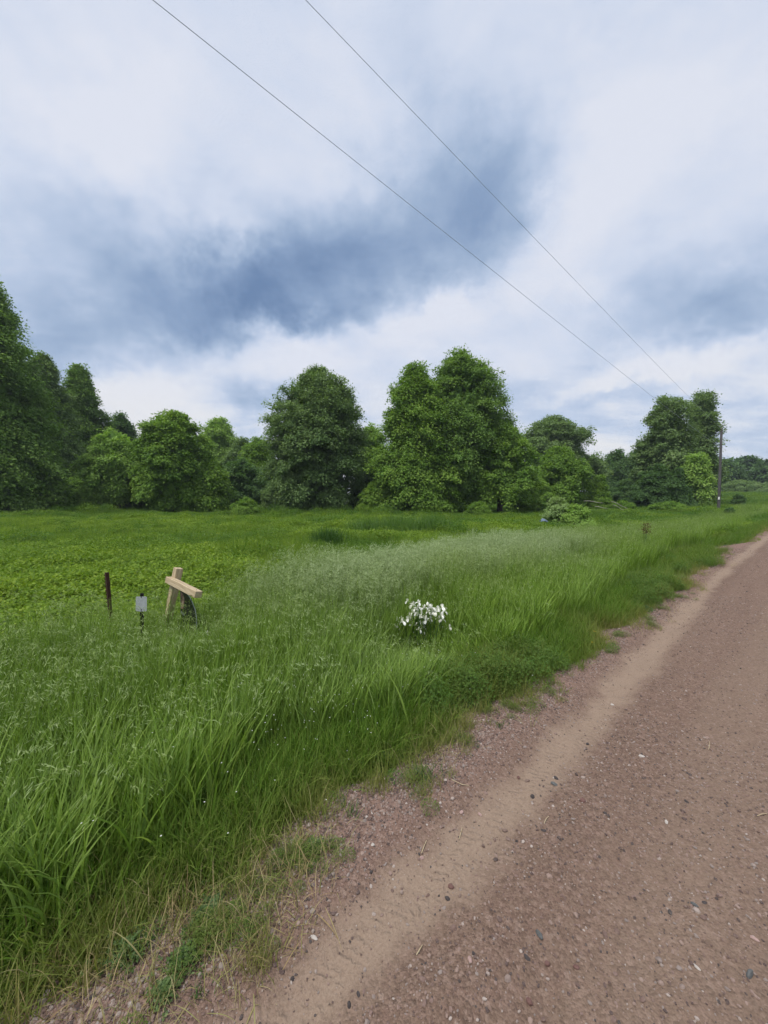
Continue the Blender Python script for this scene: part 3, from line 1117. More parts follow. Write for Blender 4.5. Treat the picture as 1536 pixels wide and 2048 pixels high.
def tree_line_weeds():
    n = 5200
    y = rng.uniform(30, 44, n)
    x = y * rng.uniform(-1.1, 0.98, n)
    f = NZ.fbm(x * 0.22, y * 0.4 + 3, 3)
    line = 37 + 5 * (NZ2.fbm(x * 0.15, x * 0 + 1, 2) - 0.5)
    keep = (rng.random(n) < smoothstep(0.40, 0.62, f) * np.exp(-((y - line) / 2.6) ** 2))
    x, y, f = x[keep], y[keep], f[keep]
    n = len(x)
    sc_ = rng.uniform(0.9, 1.7, n)
    zs = rng.uniform(0.5, 1.4, n) * (0.6 + 0.9 * smoothstep(0.45, 0.7, f))
    tint = np.clip(rng.normal(0.75, 0.25, n), 0, 1)
    scatter('tree_line_weeds', c_forb, np.stack([x, y, land(x, y)], -1), rot_for(n, 0.1), np.stack([sc_, sc_, sc_ * zs], -1), rng.integers(0, 9, n), tint,
            'uneven fringe of tall weeds along the foot of the trees', 'weeds')
    # scattered taller plants out in the meadow
    n = 1500
    y = np.sqrt(rng.uniform(7 ** 2, 34 ** 2, n))
    x = y * rng.uniform(-1.1, 0.9, n)
    s, t = to_road(x, y)
    f = NZ2.fbm(x * 0.35 + 7, y * 0.35, 3)
    keep = (t > 6.6) & (rng.random(n) < smoothstep(0.50, 0.68, f))
    x, y = x[keep], y[keep]
    n = len(x)
    sc_ = rng.uniform(0.7, 1.2, n)
    scatter('tall_meadow_weeds', c_forb, np.stack([x, y, land(x, y)], -1), rot_for(n, 0.1), np.stack([sc_, sc_, sc_ * rng.uniform(1.2, 1.9, n)], -1), rng.integers(0, 9, n),
            np.clip(rng.normal(0.6, 0.3, n), 0, 1), 'darker taller weeds scattered through the meadow', 'weeds')


tree_line_weeds()


def gravel():
    s = np.concatenate([rng.uniform(-1.2, 3.2, 78000), rng.uniform(3.2, 8, 34000), rng.uniform(8, 16, 8000)])
    n = len(s)
    t = np.where(rng.random(n) < 0.32, edge(s) - np.abs(rng.normal(0, 0.20, n)) + 0.12, rng.uniform(-0.9, 1.75, n))
    x, y = from_road(s, t)
    d = t - (1.005 + 0.26 * smoothstep(1.5, 11, s))
    pr = 1 - 0.84 * np.exp(-(d / 0.14) ** 2)
    pr = pr * (0.45 + 0.75 * NZ.fbm(s * 0.8 + 3, t * 3.0, 3))
    keep = in_view(x, y, 1.15, 0.5) & (t < edge(s) + 0.2) & (rng.random(n) < pr)
    x, y, t, s = x[keep], y[keep], t[keep], s[keep]
    n = len(x)
    sz = 0.0040 + 0.0050 * rng.gamma(1.4, 0.6, n) + 0.0045 * smoothstep(0.05, 0.3, t - 1.1) * rng.random(n)
    sz = np.minimum(sz, 0.026) * (1 + 0.5 * smoothstep(4, 14, s))
    P = np.stack([x, y, road_z(x, y) + sz * 0.10], -1)
    scatter('gravel', c_peb, P, rot_for(n, 0.35), np.stack([sz, sz, sz], -1), rng.integers(0, 6, n), np.zeros(n), 'loose pink and brown gravel strewn over the road', 'gravel')


gravel()

# ------------------------------------------------------------------ trees
def bark_mat(name, a, b_):
    return plain_mat(name, a, 0.9, 0.2, 6.0, b_, 0.6, stretch=(1, 1, 0.15))


M_bark = bark_mat('bark_dark', (0.035, 0.028, 0.022), (0.085, 0.070, 0.055))
M_bark2 = bark_mat('bark_grey', (0.07, 0.062, 0.052), (0.15, 0.135, 0.115))
GREEN = {
    'linden': [(0.077, 0.152, 0.031), (0.122, 0.221, 0.045), (0.178, 0.285, 0.064), (0.248, 0.357, 0.095)],
    'warm': [(0.084, 0.170, 0.028), (0.137, 0.246, 0.039), (0.201, 0.318, 0.054), (0.274, 0.394, 0.077)],
    'cool': [(0.084, 0.150, 0.050), (0.133, 0.214, 0.070), (0.197, 0.285, 0.103), (0.281, 0.369, 0.154)],
    'pale': [(0.147, 0.265, 0.052), (0.211, 0.345, 0.070), (0.274, 0.413, 0.093), (0.345, 0.474, 0.119)],
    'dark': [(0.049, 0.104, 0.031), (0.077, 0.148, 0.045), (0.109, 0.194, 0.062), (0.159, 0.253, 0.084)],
    'silver': [(0.153, 0.253, 0.080), (0.217, 0.320, 0.113), (0.281, 0.381, 0.153), (0.345, 0.437, 0.193)],
}
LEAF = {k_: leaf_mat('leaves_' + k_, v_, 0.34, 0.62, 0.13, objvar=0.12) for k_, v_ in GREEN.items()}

PROF = {
    'spire': [(0, .92), (.08, 1), (.27, .92), (.47, .74), (.66, .60), (.79, .46), (.88, .26), (1, .03)],
    'full': [(0, .62), (.10, .86), (.28, 1), (.52, .98), (.72, .86), (.86, .66), (.95, .40), (1, .14)],
    'egg': [(0, .50), (.12, .85), (.32, 1), (.55, .95), (.75, .75), (.90, .46), (1, .10)],
    'bell': [(0, .92), (.08, 1), (.25, .93), (.45, .80), (.65, .66), (.82, .46), (.94, .24), (1, .06)],
    'cone': [(0, .85), (.07, 1), (.22, .88), (.40, .66), (.58, .46), (.75, .33), (.90, .17), (1, .03)],
    'round': [(0, .35), (.18, .78), (.45, 1), (.70, .88), (.90, .50), (1, .12)],
    'column': [(0, .75), (.25, .95), (.55, 1), (.80, .88), (.93, .55), (1, .15)],
    'mush': [(0, .30), (.25, .72), (.55, 1), (.78, .92), (.92, .58), (1, .15)],
    'dome': [(0, .95), (.25, 1), (.55, .86), (.80, .58), (1, .12)],
}


def crown(rng, H, Rr, prof, hb, dens, cr, lf, to_cam, gaps=0.0, droop=0.35, lumpy=0.14, flat_=0.5, per=44):
    pr = np.array(PROF[prof])
    hh = H - hb
    area = 2 * math.pi * Rr * hh * 0.72
    n = max(14, int(dens * area / (cr * cr)))
    h = rng.random(n * 4)
    h = h[rng.random(n * 4) < np.interp(h, pr[:, 0], pr[:, 1]) * 0.95 + 0.05][:n]
    n = len(h)
    # boughs first: clumps gather round them and leave shaded hollows between
    nb = max(10, int(n / 2.2))
    hbough = rng.choice(h, nb)
    azb = rng.uniform(-math.pi, math.pi, nb)
    azb = np.where(rng.random(nb) < 0.34, to_cam + rng.uniform(-1.5, 1.5, nb), azb)
    rb = rng.uniform(0.87, 1.03, nb)
    tb = rng.normal(0, 0.10, nb)
    bi = rng.integers(0, nb, n)
    rloc = np.maximum(0.25, Rr * np.interp(hbough, pr[:, 0], pr[:, 1]))[bi]
    h = np.clip(hbough[bi] + rng.normal(0, 0.42, n) * cr / hh, 0, 1)
    az = azb[bi] + rng.normal(0, 0.75, n) * cr / rloc
    ph = rng.uniform(0, 6.3, 6)
    lump = 1 + lumpy * (np.sin(3 * az + 5 * h + ph[0]) * 0.5 + np.sin(5 * az - 9 * h + ph[1]) * 0.45 + np.sin(2 * az + 14 * h + ph[2]) * 0.5 + np.sin(9 * az + 17 * h + ph[3]) * 0.35)
    inner = rng.random(n) < 0.16
    r = Rr * np.interp(h, pr[:, 0], pr[:, 1]) * lump * rb[bi] * (1 - 0.42 * rng.random(n) ** 1.4) * np.where(inner, rng.uniform(0.2, 0.7, n), 1.0)
    tone_b = tb[bi]
    if gaps > 0:
        q = np.sin(4 * az + 8 * h + ph[4]) + np.sin(3 * az - 13 * h + ph[5])
        ok = (q > -1.1 - 1.2 * (1 - gaps * 2)) | (rng.random(n) > gaps)
        h, az, r, tone_b = h[ok], az[ok], r[ok], tone_b[ok]
        n = len(h)
    cen = np.stack([r * np.cos(az), r * np.sin(az), hb + h * hh], -1)
    el = -0.25 + 1.25 * h ** 2
    o = unit(np.stack([np.cos(az) * np.cos(el), np.sin(az) * np.cos(el), np.sin(el)], -1))
    tan = unit(np.stack([-np.sin(az), np.cos(az), np.zeros(n)], -1))
    upv = np.cross(o, tan)
    upv *= np.sign(upv[:, 2:3] + 1e-6)
    c_r = cr * rng.uniform(0.6, 1.25, n)
    k_ = np.repeat(np.arange(n), per)
    m = len(k_)
    u, v, w_ = (np.clip(rng.normal(0, 0.50, m), -0.95, 0.95) for _ in range(3))
    P = cen[k_] + (o[k_] * u[:, None] + tan[k_] * v[:, None] + upv[k_] * (w_ * flat_)[:, None]) * c_r[k_][:, None]
    P[:, 2] -= droop * c_r[k_] * np.clip(u, 0, 2) ** 2
    P[:, 2] = np.maximum(P[:, 2], 0.06)
    rad_ = unit(o[k_] * u[:, None] + tan[k_] * v[:, None] + upv[k_] * w_[:, None])
    nor = unit(rad_ * 0.65 + o[k_] * 0.30 + np.array([0, 0, 0.60]) + rng.normal(0, 0.26, (m, 3)))
    D = o[k_] * 0.75 + tan[k_] * (v * 0.8)[:, None] + rng.normal(0, 0.45, (m, 3))
    D[:, 2] -= 0.45
    ln = lf * rng.uniform(0.65, 1.3, m)
    V, F = flecks(rng, P, D, nor, ln, ln * rng.uniform(0.75, 1.05, m))
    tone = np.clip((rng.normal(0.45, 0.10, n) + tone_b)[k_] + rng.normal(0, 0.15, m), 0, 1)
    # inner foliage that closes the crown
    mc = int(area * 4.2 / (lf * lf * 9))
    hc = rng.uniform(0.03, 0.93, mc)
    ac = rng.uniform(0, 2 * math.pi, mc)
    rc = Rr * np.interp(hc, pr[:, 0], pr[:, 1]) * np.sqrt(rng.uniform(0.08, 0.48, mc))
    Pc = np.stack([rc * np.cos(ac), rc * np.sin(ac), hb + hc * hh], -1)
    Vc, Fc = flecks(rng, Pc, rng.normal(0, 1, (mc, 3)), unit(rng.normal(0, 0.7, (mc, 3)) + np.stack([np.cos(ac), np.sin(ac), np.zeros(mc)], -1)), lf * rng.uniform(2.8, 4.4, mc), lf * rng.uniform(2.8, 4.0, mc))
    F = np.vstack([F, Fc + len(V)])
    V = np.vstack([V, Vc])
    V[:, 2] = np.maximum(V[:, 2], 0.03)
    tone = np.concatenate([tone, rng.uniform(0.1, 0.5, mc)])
    return V, F, tone, cen


def trunk_mesh(rng, H, Rr, r0, cen, n_limb=14, split=1, lean=0.0):
    parts = []
    for q in range(split):
        off = rng.normal(0, 0.25 * r0, 2) * (q > 0) + (np.array([math.cos(q * 2.4), math.sin(q * 2.4)]) * r0 * 1.1 if split > 1 else 0)
        zz = np.linspace(-0.3, H * 0.9, 9)
        wob = np.cumsum(rng.normal(0, 0.03 * Rr, (9, 2)), 0) * 0.6
        wob[0] = wob[1] = 0
        sp_ = (np.array([math.cos(q * 2.4), math.sin(q * 2.4)]) * Rr * 0.28 * (zz / H)[:, None]) if split > 1 else 0
        Pp = np.concatenate([wob + off + sp_, zz[:, None]], 1)
        rad = r0 * np.array([1.35, 1.02, .9, .78, .64, .5, .36, .22, .07])
        parts.append(tube(Pp, rad, 8))
        pick = rng.choice(len(cen), min(n_limb, len(cen)), replace=False)
        for i in pick:
            e = cen[i]
            z0 = max(0.8, e[2] - 0.55 * np.hypot(e[0], e[1]))
            z0 = min(z0, H * 0.8)
            b0 = np.array([np.interp(z0, zz, Pp[:, 0]), np.interp(z0, zz, Pp[:, 1]), z0])
            mid = b0 * 0.5 + e * 0.5 + rng.normal(0, 0.05 * Rr, 3)
            rr = r0 * 0.30 * (1 - 0.6 * z0 / H)
            parts.append(tube([b0, b0 * .7 + mid * .3, mid, e * 0.92 + b0 * 0.08], [rr, rr * .8, rr * .55, rr * .2], 5, cap=False))
    return join(parts)


def tree(px, top, D, hw, prof, tint, label, name='broadleaf_tree', cat='tree', seed=1, hb=0.5, dens=1.85, cr=0.80, lf=0.19, r0=None, gaps=0.0,
         droop=0.42, lumpy=0.11, flat_=0.58, per=150, split=1, group=None, base=None, bark=None, crown_name='crown', trunk_name='trunk', n_limb=14):
    rg = np.random.default_rng(1000 + seed)
    p0 = at(px, 990, D)
    zb = float(land(p0[0], p0[1])) if base is None else base
    H = float(at(px, top, D)[2]) - zb
    Rr = hw * D / 768.0
    kf = max(1.0, (D / 46.0)) ** 0.85
    if H < 6:
        cr, lf = cr * max(0.42, H / 8), lf * max(0.5, H / 7)
    V, F, tone, cen = crown(rg, H, Rr, prof, hb, dens, cr * kf, lf * kf, math.atan2(-p0[1], -p0[0]), gaps, droop, lumpy, flat_, per)
    e = empty(name, (p0[0], p0[1], zb), label, cat, group)
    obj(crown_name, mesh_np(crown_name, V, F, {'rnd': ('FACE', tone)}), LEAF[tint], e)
    Vt, Ft = trunk_mesh(rg, H, Rr, r0 or 0.020 * H, cen, n_limb, split)
    obj(trunk_name, poly_mesh(trunk_name, Vt, Ft, True), bark or M_bark, e)
    return e


GT = 'trees at the back of the field'
# the tall row at the left edge, stepping back
tree(-16, 546, 36, 114, 'spire', 'linden', 'tallest pyramid-shaped tree, cut by the left edge of the picture', seed=1, hb=0.4, dens=2.0, lumpy=0.22, droop=0.6, group=GT, cr=1.0, split=1)
tree(92, 712, 47, 68, 'bell', 'cool', 'broad dark green tree just behind the tallest pyramid-shaped one', seed=2, hb=0.6, group=GT, dens=1.6, lumpy=0.2, droop=0.5)
tree(168, 738, 55, 60, 'bell', 'linden', 'dark green tree with a stepped right flank, third from the left edge', seed=3, hb=0.6, group=GT, dens=1.6, lumpy=0.2)
tree(246, 832, 62, 44, 'bell', 'dark', 'bluish dark tree top peeping out behind the small pale green tree', seed=4, hb=0.6, group=GT)
tree(232, 862, 42, 58, 'egg', 'pale', 'small paler green tree on a short forked trunk at the meadow edge', seed=5, hb=1.35, group=GT, r0=0.20, split=2, per=120, cr=0.75)
tree(349, 826, 41, 70, 'full', 'warm', 'rounded mid-size tree right of the small forked one', seed=6, hb=0.7, group=GT, r0=0.2, lumpy=0.18)
tree(410, 915, 42, 50, 'dome', 'warm', 'low side tree leaning against the rounded mid-size one', seed=7, hb=0.3, group=GT, r0=0.12)
tree(441, 840, 70, 42, 'egg', 'pale', 'pale slender tree far behind the gap left of the egg-shaped tree', seed=8, hb=0.6, group=GT, gaps=0.3, dens=1.8)
tree(487, 882, 66, 38, 'round', 'cool', 'greyish tree with a feathery top in the gap behind', seed=9, hb=0.6, group=GT, gaps=0.4, dens=1.6)
tree(522, 878, 60, 45, 'round', 'warm', 'light green tree tucked against the left side of the egg-shaped tree', seed=10, hb=0.6, group=GT)
tree(634, 746, 44, 98, 'full', 'cool', 'big egg-shaped greyish green tree standing alone mid-field', seed=11, hb=0.4, group=GT, lumpy=0.08, dens=2.0, cr=0.95)
tree(742, 852, 58, 36, 'egg', 'pale', 'thin sparse tree in the notch between the two biggest crowns', seed=12, hb=0.6, group=GT, gaps=0.5, dens=1.2)
tree(832, 726, 42, 88, 'bell', 'warm', 'wide dark tree forming the left half of the double crown', seed=13, hb=0.4, group=GT, dens=2.1, cr=0.95, lumpy=0.18)
tree(918, 708, 45, 102, 'egg', 'linden', 'highest part of the double crown, rounded top above its neighbour', seed=14, hb=1.4, group=GT, dens=2.0, cr=0.95, lumpy=0.16, r0=0.34)
tree(1000, 845, 43, 68, 'dome', 'warm', 'low spreading tree with a bare trunk right of the double crown', seed=15, hb=1.6, group=GT, r0=0.3, gaps=0.25)
tree(1106, 840, 72, 60, 'mush', 'cool', 'mushroom-topped tree standing clear against the sky', seed=16, hb=3.4, group=GT, r0=0.3, lumpy=0.2)
tree(1117, 900, 50, 58, 'egg', 'warm', 'bushy light tree below the mushroom-topped one', seed=17, hb=0.4, group=GT, lumpy=0.22)
tree(1187, 912, 74, 26, 'mush', 'cool', 'thin open tree whose trunk shows against the light', seed=18, hb=2.4, group=GT, gaps=0.4, dens=1.4)
tree(1230, 905, 82, 46, 'dome', 'dark', 'dark bushy tree at the left of the far hedge row', seed=19, hb=0.3, group=GT)
tree(1285, 898, 80, 50, 'dome', 'dark', 'dark bushy tree in the far hedge row beside the tall pair', seed=20, hb=0.3, group=GT)
tree(1200, 952, 48, 24, 'cone', 'warm', 'small pointed sapling above the fallen pale branches', seed=21, hb=0.2, group=GT, r0=0.05)
tree(1330, 796, 54, 41, 'column', 'cool', 'left one of the tall pair beside the utility pole', seed=22, hb=0.8, group=GT, gaps=0.3, lumpy=0.34, dens=2.0, cr=0.95)
tree(1400, 790, 58, 28, 'column', 'cool', 'right one of the tall pair, nearest the utility pole', seed=23, hb=0.6, group=GT, gaps=0.3, lumpy=0.36, dens=2.0, cr=0.95)
tree(1290, 876, 55, 26, 'round', 'cool', 'ragged side limb tree left of the tall pair', seed=24, hb=2.6, group=GT, gaps=0.5, dens=1.3)
tree(1312, 932, 50, 42, 'dome', 'dark', 'rounded dull green bush-like tree in front of the tall pair', seed=25, hb=0.2, group=GT)
tree(1356, 935, 49, 30, 'cone', 'dark', 'dark low conifer at the foot of the tall pair', name='conifer', seed=26, hb=0.15, group=GT, r0=0.08, droop=0.7)
tree(1391, 905, 49, 24, 'egg', 'pale', 'light green young tree between the conifer and the utility pole', seed=27, hb=0.2, group=GT, r0=0.06)

GS = 'shrubs in and behind the field'


def shrub(px, top, D, hw, label, tint='warm', seed=1, prof='dome', **kw):
    kw.setdefault('hb', 0.08)
    kw.setdefault('r0', 0.03)
    kw.setdefault('dens', 1.15)
    return tree(px, top, D, hw, prof, tint, label, name='shrub', cat='shrub', seed=seed, crown_name='foliage', trunk_name='stem', group=GS, n_limb=8, **kw)


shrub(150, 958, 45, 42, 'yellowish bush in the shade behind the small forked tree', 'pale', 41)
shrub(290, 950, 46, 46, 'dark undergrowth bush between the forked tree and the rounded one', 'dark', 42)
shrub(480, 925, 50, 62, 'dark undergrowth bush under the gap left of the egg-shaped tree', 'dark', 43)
shrub(560, 962, 47, 40, 'low bush at the left foot of the egg-shaped tree', 'cool', 44)
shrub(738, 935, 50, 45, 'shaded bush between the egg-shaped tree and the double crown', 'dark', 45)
shrub(752, 962, 41, 36, 'leafy skirt bush at the left foot of the double crown', 'warm', 46)
shrub(1060, 945, 47, 44, 'loose bush right of the spreading tree with the bare trunk', 'warm', 47)
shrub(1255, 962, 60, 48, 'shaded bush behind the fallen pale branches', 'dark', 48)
shrub(1118, 1000, 24, 33, 'silvery grey-green shrub beside the blue plastic at the meadow edge', 'silver', 49, prof='round', lumpy=0.3, hb=0.05)
shrub(1150, 1012, 23, 34, 'low yellow-green shrub right of the silvery one', 'pale', 50, lumpy=0.25)
shrub(1478, 990, 52, 11, 'small dark bush in the far meadow right of the pole', 'dark', 51, prof='egg')
shrub(1459, 1017, 34, 9, 'dark weed bush close by the foot of the utility pole', 'dark', 52, prof='round')
shrub(955, 1007, 38, 26, 'low bush at the foot of the spreading tree', 'warm', 53)
shrub(490, 998, 37, 30, 'low leafy bush on the meadow edge below the gap in the trees', 'warm', 54)
shrub(1480, 962, 105, 46, 'far hedge bush left of its twin below the distant wood', 'cool', 55)
shrub(1545, 966, 100, 46, 'far hedge bush cut by the right edge of the picture', 'cool', 56)
shrub(1245, 1003, 46, 30, 'reddish-tinged low brush right of the fallen branches', 'warm', 57)
shrub(1338, 1004, 44, 34, 'low brush in front of the conifer', 'warm', 58)


def wood():
    rg = np.random.default_rng(77)
    Vs, Fs, Ts, off = [], [], [], 0
    trunks = []
    for i in range(16):
        px = 1440 + i * 13 + rg.uniform(-5, 5)
        D = 128 + rg.uniform(-10, 14)
        p0 = at(px, 990, D)
        zb = float(land(p0[0], p0[1]))
        H = float(at(px, 920 + rg.uniform(-7, 9), D)[2]) - zb
        V, F, tone, cen = crown(rg, H, H * 0.36, 'egg', 0.5, 1.3, 1.7, 0.62, math.atan2(-p0[1], -p0[0]), 0.1, 0.4, 0.2, 0.5, 50)
        Vs.append(V + np.array([p0[0], p0[1], zb]))
        Fs.append(F + off)
        off += len(V)
        Ts.append(tone)
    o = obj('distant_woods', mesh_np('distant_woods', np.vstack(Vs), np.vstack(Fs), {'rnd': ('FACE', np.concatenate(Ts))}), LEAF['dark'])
    tag(o, 'distant dark wood on the skyline right of the utility pole', 'woods', kind='stuff')


wood()

# bare pale limbs lying under the trees
M_dead = plain_mat('bleached_wood', (0.26, 0.23, 0.19), 0.85, 0.2, 8, (0.42, 0.38, 0.32), 0.4, stretch=(1, 1, 0.3))
for lab, pts_ in (('fallen pale branch sloping down to the right, upper of two', [(1222, 1003), (1236, 1008), (1255, 1017)]),
                  ('fallen pale branch sloping down, lower of two', [(1226, 1010), (1238, 1015), (1248, 1021)]),
                  ('long fallen bleached branch lying level under the sapling', [(1168, 1002), (1186, 1003), (1206, 1006)]),
                  ('short fallen branch end low in the brush left of the others', [(1190, 1013), (1203, 1015), (1216, 1017)])):
    W3 = np.array([at(a_, b_, 40 - 0.02 * i_) for i_, (a_, b_) in enumerate(pts_)])
    W3 = np.array([W3[0], (W3[0] + W3[1]) / 2 + [0, 0, .04], W3[1], (W3[1] + W3[2]) / 2 + [0, 0, -.03], W3[2]])
    o0 = W3.mean(0)
    Vt, Ft = tube(W3 - o0, [0.036, 0.034, 0.030, 0.024, 0.014], 6)
    tag(obj('fallen_branch', poly_mesh('fallen_branch', Vt, Ft, True), M_dead, None, o0), lab, 'branch', 'fallen pale branches')

# ------------------------------------------------------------------ utility pole and wires
M_pole = plain_mat('weathered_pole', (0.070, 0.066, 0.066), 0.9, 0.2, 5, (0.125, 0.118, 0.115), 0.5, stretch=(1, 1, 0.1))
M_white = plain_mat('white_paint', (0.75, 0.75, 0.72), 0.5, 0.4)
M_wire = plain_mat('aluminium_wire', (0.44, 0.49, 0.60), 0.5, 0.4)
M_por = plain_mat('brown_porcelain', (0.10, 0.06, 0.045), 0.3, 0.5)
ptop = at(1443, 861, 42)
pz = float(land(ptop[0], ptop[1]))
pole = empty('utility_pole', (ptop[0], ptop[1], pz), 'tall weathered wooden utility pole right of the tall pair of trees', 'utility pole')
HP = ptop[2] - pz
Vt, Ft = tube([(0, 0, -0.4), (0, 0, 0.2), (0, 0, HP * .5), (0, 0, HP - 0.05), (0, 0, HP)], [0.150, 0.145, 0.128, 0.108, 0.095], 12)
obj('shaft', poly_mesh('shaft', Vt, Ft, True), M_pole, pole)
Vt, Ft = tube([(0, 0, HP - 0.01), (0, 0, HP + .10), (0, 0, HP + .11), (0, 0, HP + .16), (0, 0, HP + .17), (0, 0, HP + .24), (0, 0, HP + 0.27)], [0.02, 0.02, 0.06, 0.06, 0.045, 0.05, 0.02], 8)
obj('insulator', poly_mesh('insulator', Vt, Ft, True), M_por, pole)
rel_n = np.array([-ptop[0], -ptop[1]])
rel_n = rel_n / np.linalg.norm(rel_n)
an = math.atan2(rel_n[1], rel_n[0])
Vb, Fb = box(0, 0.02, -0.07, 0.07, 0, 0.28)
tg = obj('tag', poly_mesh('tag', Vb, Fb), M_white, pole, (rel_n[0] * 0.155, rel_n[1] * 0.155, 1.35))
tg.rotation_euler = (0, 0, an)
Vt, Ft = tube([(0.0, 0, 0), (0.16, 0, 0)], [0.02, 0.02], 6)
br = obj('spool_bracket', poly_mesh('spool_bracket', Vt, Ft), M_por, pole, (0, 0, at(1443, 897, 42)[2] - pz))
br.rotation_euler = (0, 0, an)
for nm, pix, lab in (('power_line', [(612.5, 0), (900, 301), (1132, 542), (1376, 792), (1443, 858)], 'upper thin power line running to the top of the utility pole'),
                     ('power_line', [(311.7, 0), (612.5, 245), (900, 474.6), (1132, 658.6), (1317.6, 802), (1443, 897)], 'lower thin power line crossing the sky below the other one')):
    ph_ = R(44)
    u_, n2 = np.array([math.cos(ph_), math.sin(ph_)]), np.array([-math.sin(ph_), math.cos(ph_)])
    c_ = ptop[:2] @ n2
    pts_ = []
    for a_, b_ in pix:
        r_ = ray(a_, b_)
        q_ = r_ * (c_ / (r_[:2] @ n2))
        pts_.append((q_[:2] @ u_, q_[2] + EYE))
    pts_ = np.array(sorted(pts_))
    s_end = pts_[-1, 0]
    cf = np.polyfit(pts_[:, 0], pts_[:, 1], 2)
    ss = np.concatenate([np.linspace(-30, 0, 20, endpoint=False), np.linspace(0, s_end, 80)])
    zz = np.polyval(cf, ss)
    # run on past the pole, sagging towards the next one
    s2 = np.linspace(s_end, s_end + 60, 30)[1:]
    ss = np.concatenate([ss, s2])
    k2 = (s2 - s_end) / 60
    zz = np.concatenate([zz, np.polyval(cf, s_end) + 0.4 * k2 - 4 * 0.9 * k2 * (1 - k2)])
    P3 = np.stack([ss * u_[0] + c_ * n2[0], ss * u_[1] + c_ * n2[1], zz], -1)
    Vt, Ft = tube(P3, 0.0038 + 0.00004 * np.abs(ss), 6)
    tag(obj(nm, poly_mesh(nm, Vt, Ft, True), M_wire), lab, 'power line', 'power lines')

# ------------------------------------------------------------------ rusty fence post
M_rust = plain_mat('rust', (0.035, 0.018, 0.013), 0.85, 0.25, 22, (0.085, 0.042, 0.028), 0.4)
pt_, pb_ = at(210.5, 1145, 4.35), at(219, 1240, 4.35)
ax_ = (pt_ - pb_) / np.linalg.norm(pt_ - pb_)
zb = float(land(pb_[0], pb_[1]))
kk = (pt_[2] - zb) / ax_[2]
bs = pt_ - ax_ * kk
post = empty('fence_post', bs, 'rusty brown steel fence post with a notched edge, leaning in tall grass', 'fence post')
q_ = Vector(ax_).to_track_quat('Z', 'Y')
post.rotation_mode = 'QUATERNION'
from mathutils import Quaternion
post.rotation_quaternion = q_ @ Quaternion((0, 0, 1), R(-38) - q_.to_euler().z)
L_ = kk
V1 = box(-0.019, 0.019, -0.002, 0.003, -0.35, L_)
V2 = box(-0.003, 0.003, 0.0035, 0.036, -0.35, L_ - 0.002)
Vm, Fm = join([V1, V2])
obj('shaft', poly_mesh('shaft', Vm, Fm), M_rust, post)
Vs_, Fs_ = box(-0.007, 0.007, -0.013, -0.0022, -0.006, 0.006, 0.002)
stud_me = poly_mesh('stud', Vs_, Fs_)
stud_me.materials.append(M_rust)
for i in range(22):
    obj('stud', stud_me, None, post, (-0.012, 0, L_ - 0.03 - i * 0.045))

# ------------------------------------------------------------------ small metal marker plate on a stake
M_galv = plain_mat('weathered_galvanised', (0.36, 0.38, 0.40), 0.55, 0.4, 26, (0.52, 0.54, 0.56), 0.15, metallic=0.15, detail=7)
M_dark = plain_mat('dark_steel', (0.018, 0.017, 0.016), 0.7, 0.3)
mp_top = at(278, 1187, 4.2)
mz = float(land(mp_top[0], mp_top[1]))
mk = empty('marker_stake', (mp_top[0], mp_top[1], mz), 'small pale grey metal plate on a short dark stake in tall grass', 'marker')
hs = mp_top[2] - mz
Vm, Fm = join([box(-0.013, 0.013, 0.010, 0.014, -0.3, hs), box(-0.0165, -0.0132, -0.004, 0.0138, -0.3, hs), box(0.0132, 0.0165, -0.004, 0.0138, -0.3, hs)])
obj('stake', poly_mesh('stake', Vm, Fm), M_dark, mk)
zc0, zc1 = at(278, 1222.5, 4.2)[2] - mz, at(278, 1193, 4.2)[2] - mz
w2 = 0.0575
out = []
for (cx_, cz_, a0) in ((w2 - .012, zc1 - .012, 0), (-w2 + .012, zc1 - .012, 90), (-w2 + .012, zc0 + .012, 180), (w2 - .012, zc0 + .012, 270)):
    for a_ in (0, 30, 60, 90):
        out.append((cx_ + .012 * math.cos(R(a0 + a_)), cz_ + .012 * math.sin(R(a0 + a_))))


def slab(out, y0, y1):
    n = len(out)
    V = [(x, y0, z) for x, z in out] + [(x, y1, z) for x, z in out]
    F = [list(range(n)), list(range(2 * n - 1, n - 1, -1))]
    F += [[i, n + i, n + (i + 1) % n, (i + 1) % n] for i in range(n)]
    return V, F


Vm, Fm = slab(out, -0.0085, -0.0055)
obj('plate', poly_mesh('plate', Vm, Fm), M_galv, mk)
for zz_ in (zc1 - 0.004, zc0 + 0.018):
    Vm, Fm = box(-0.004, 0.004, -0.0125, -0.0086, zz_ - 0.008, zz_ + 0.007, 0.001)
    obj('bolt_slot', poly_mesh('bolt_slot', Vm, Fm), M_dark, mk)
mk.rotation_euler = (0, R(1.5), R(6))

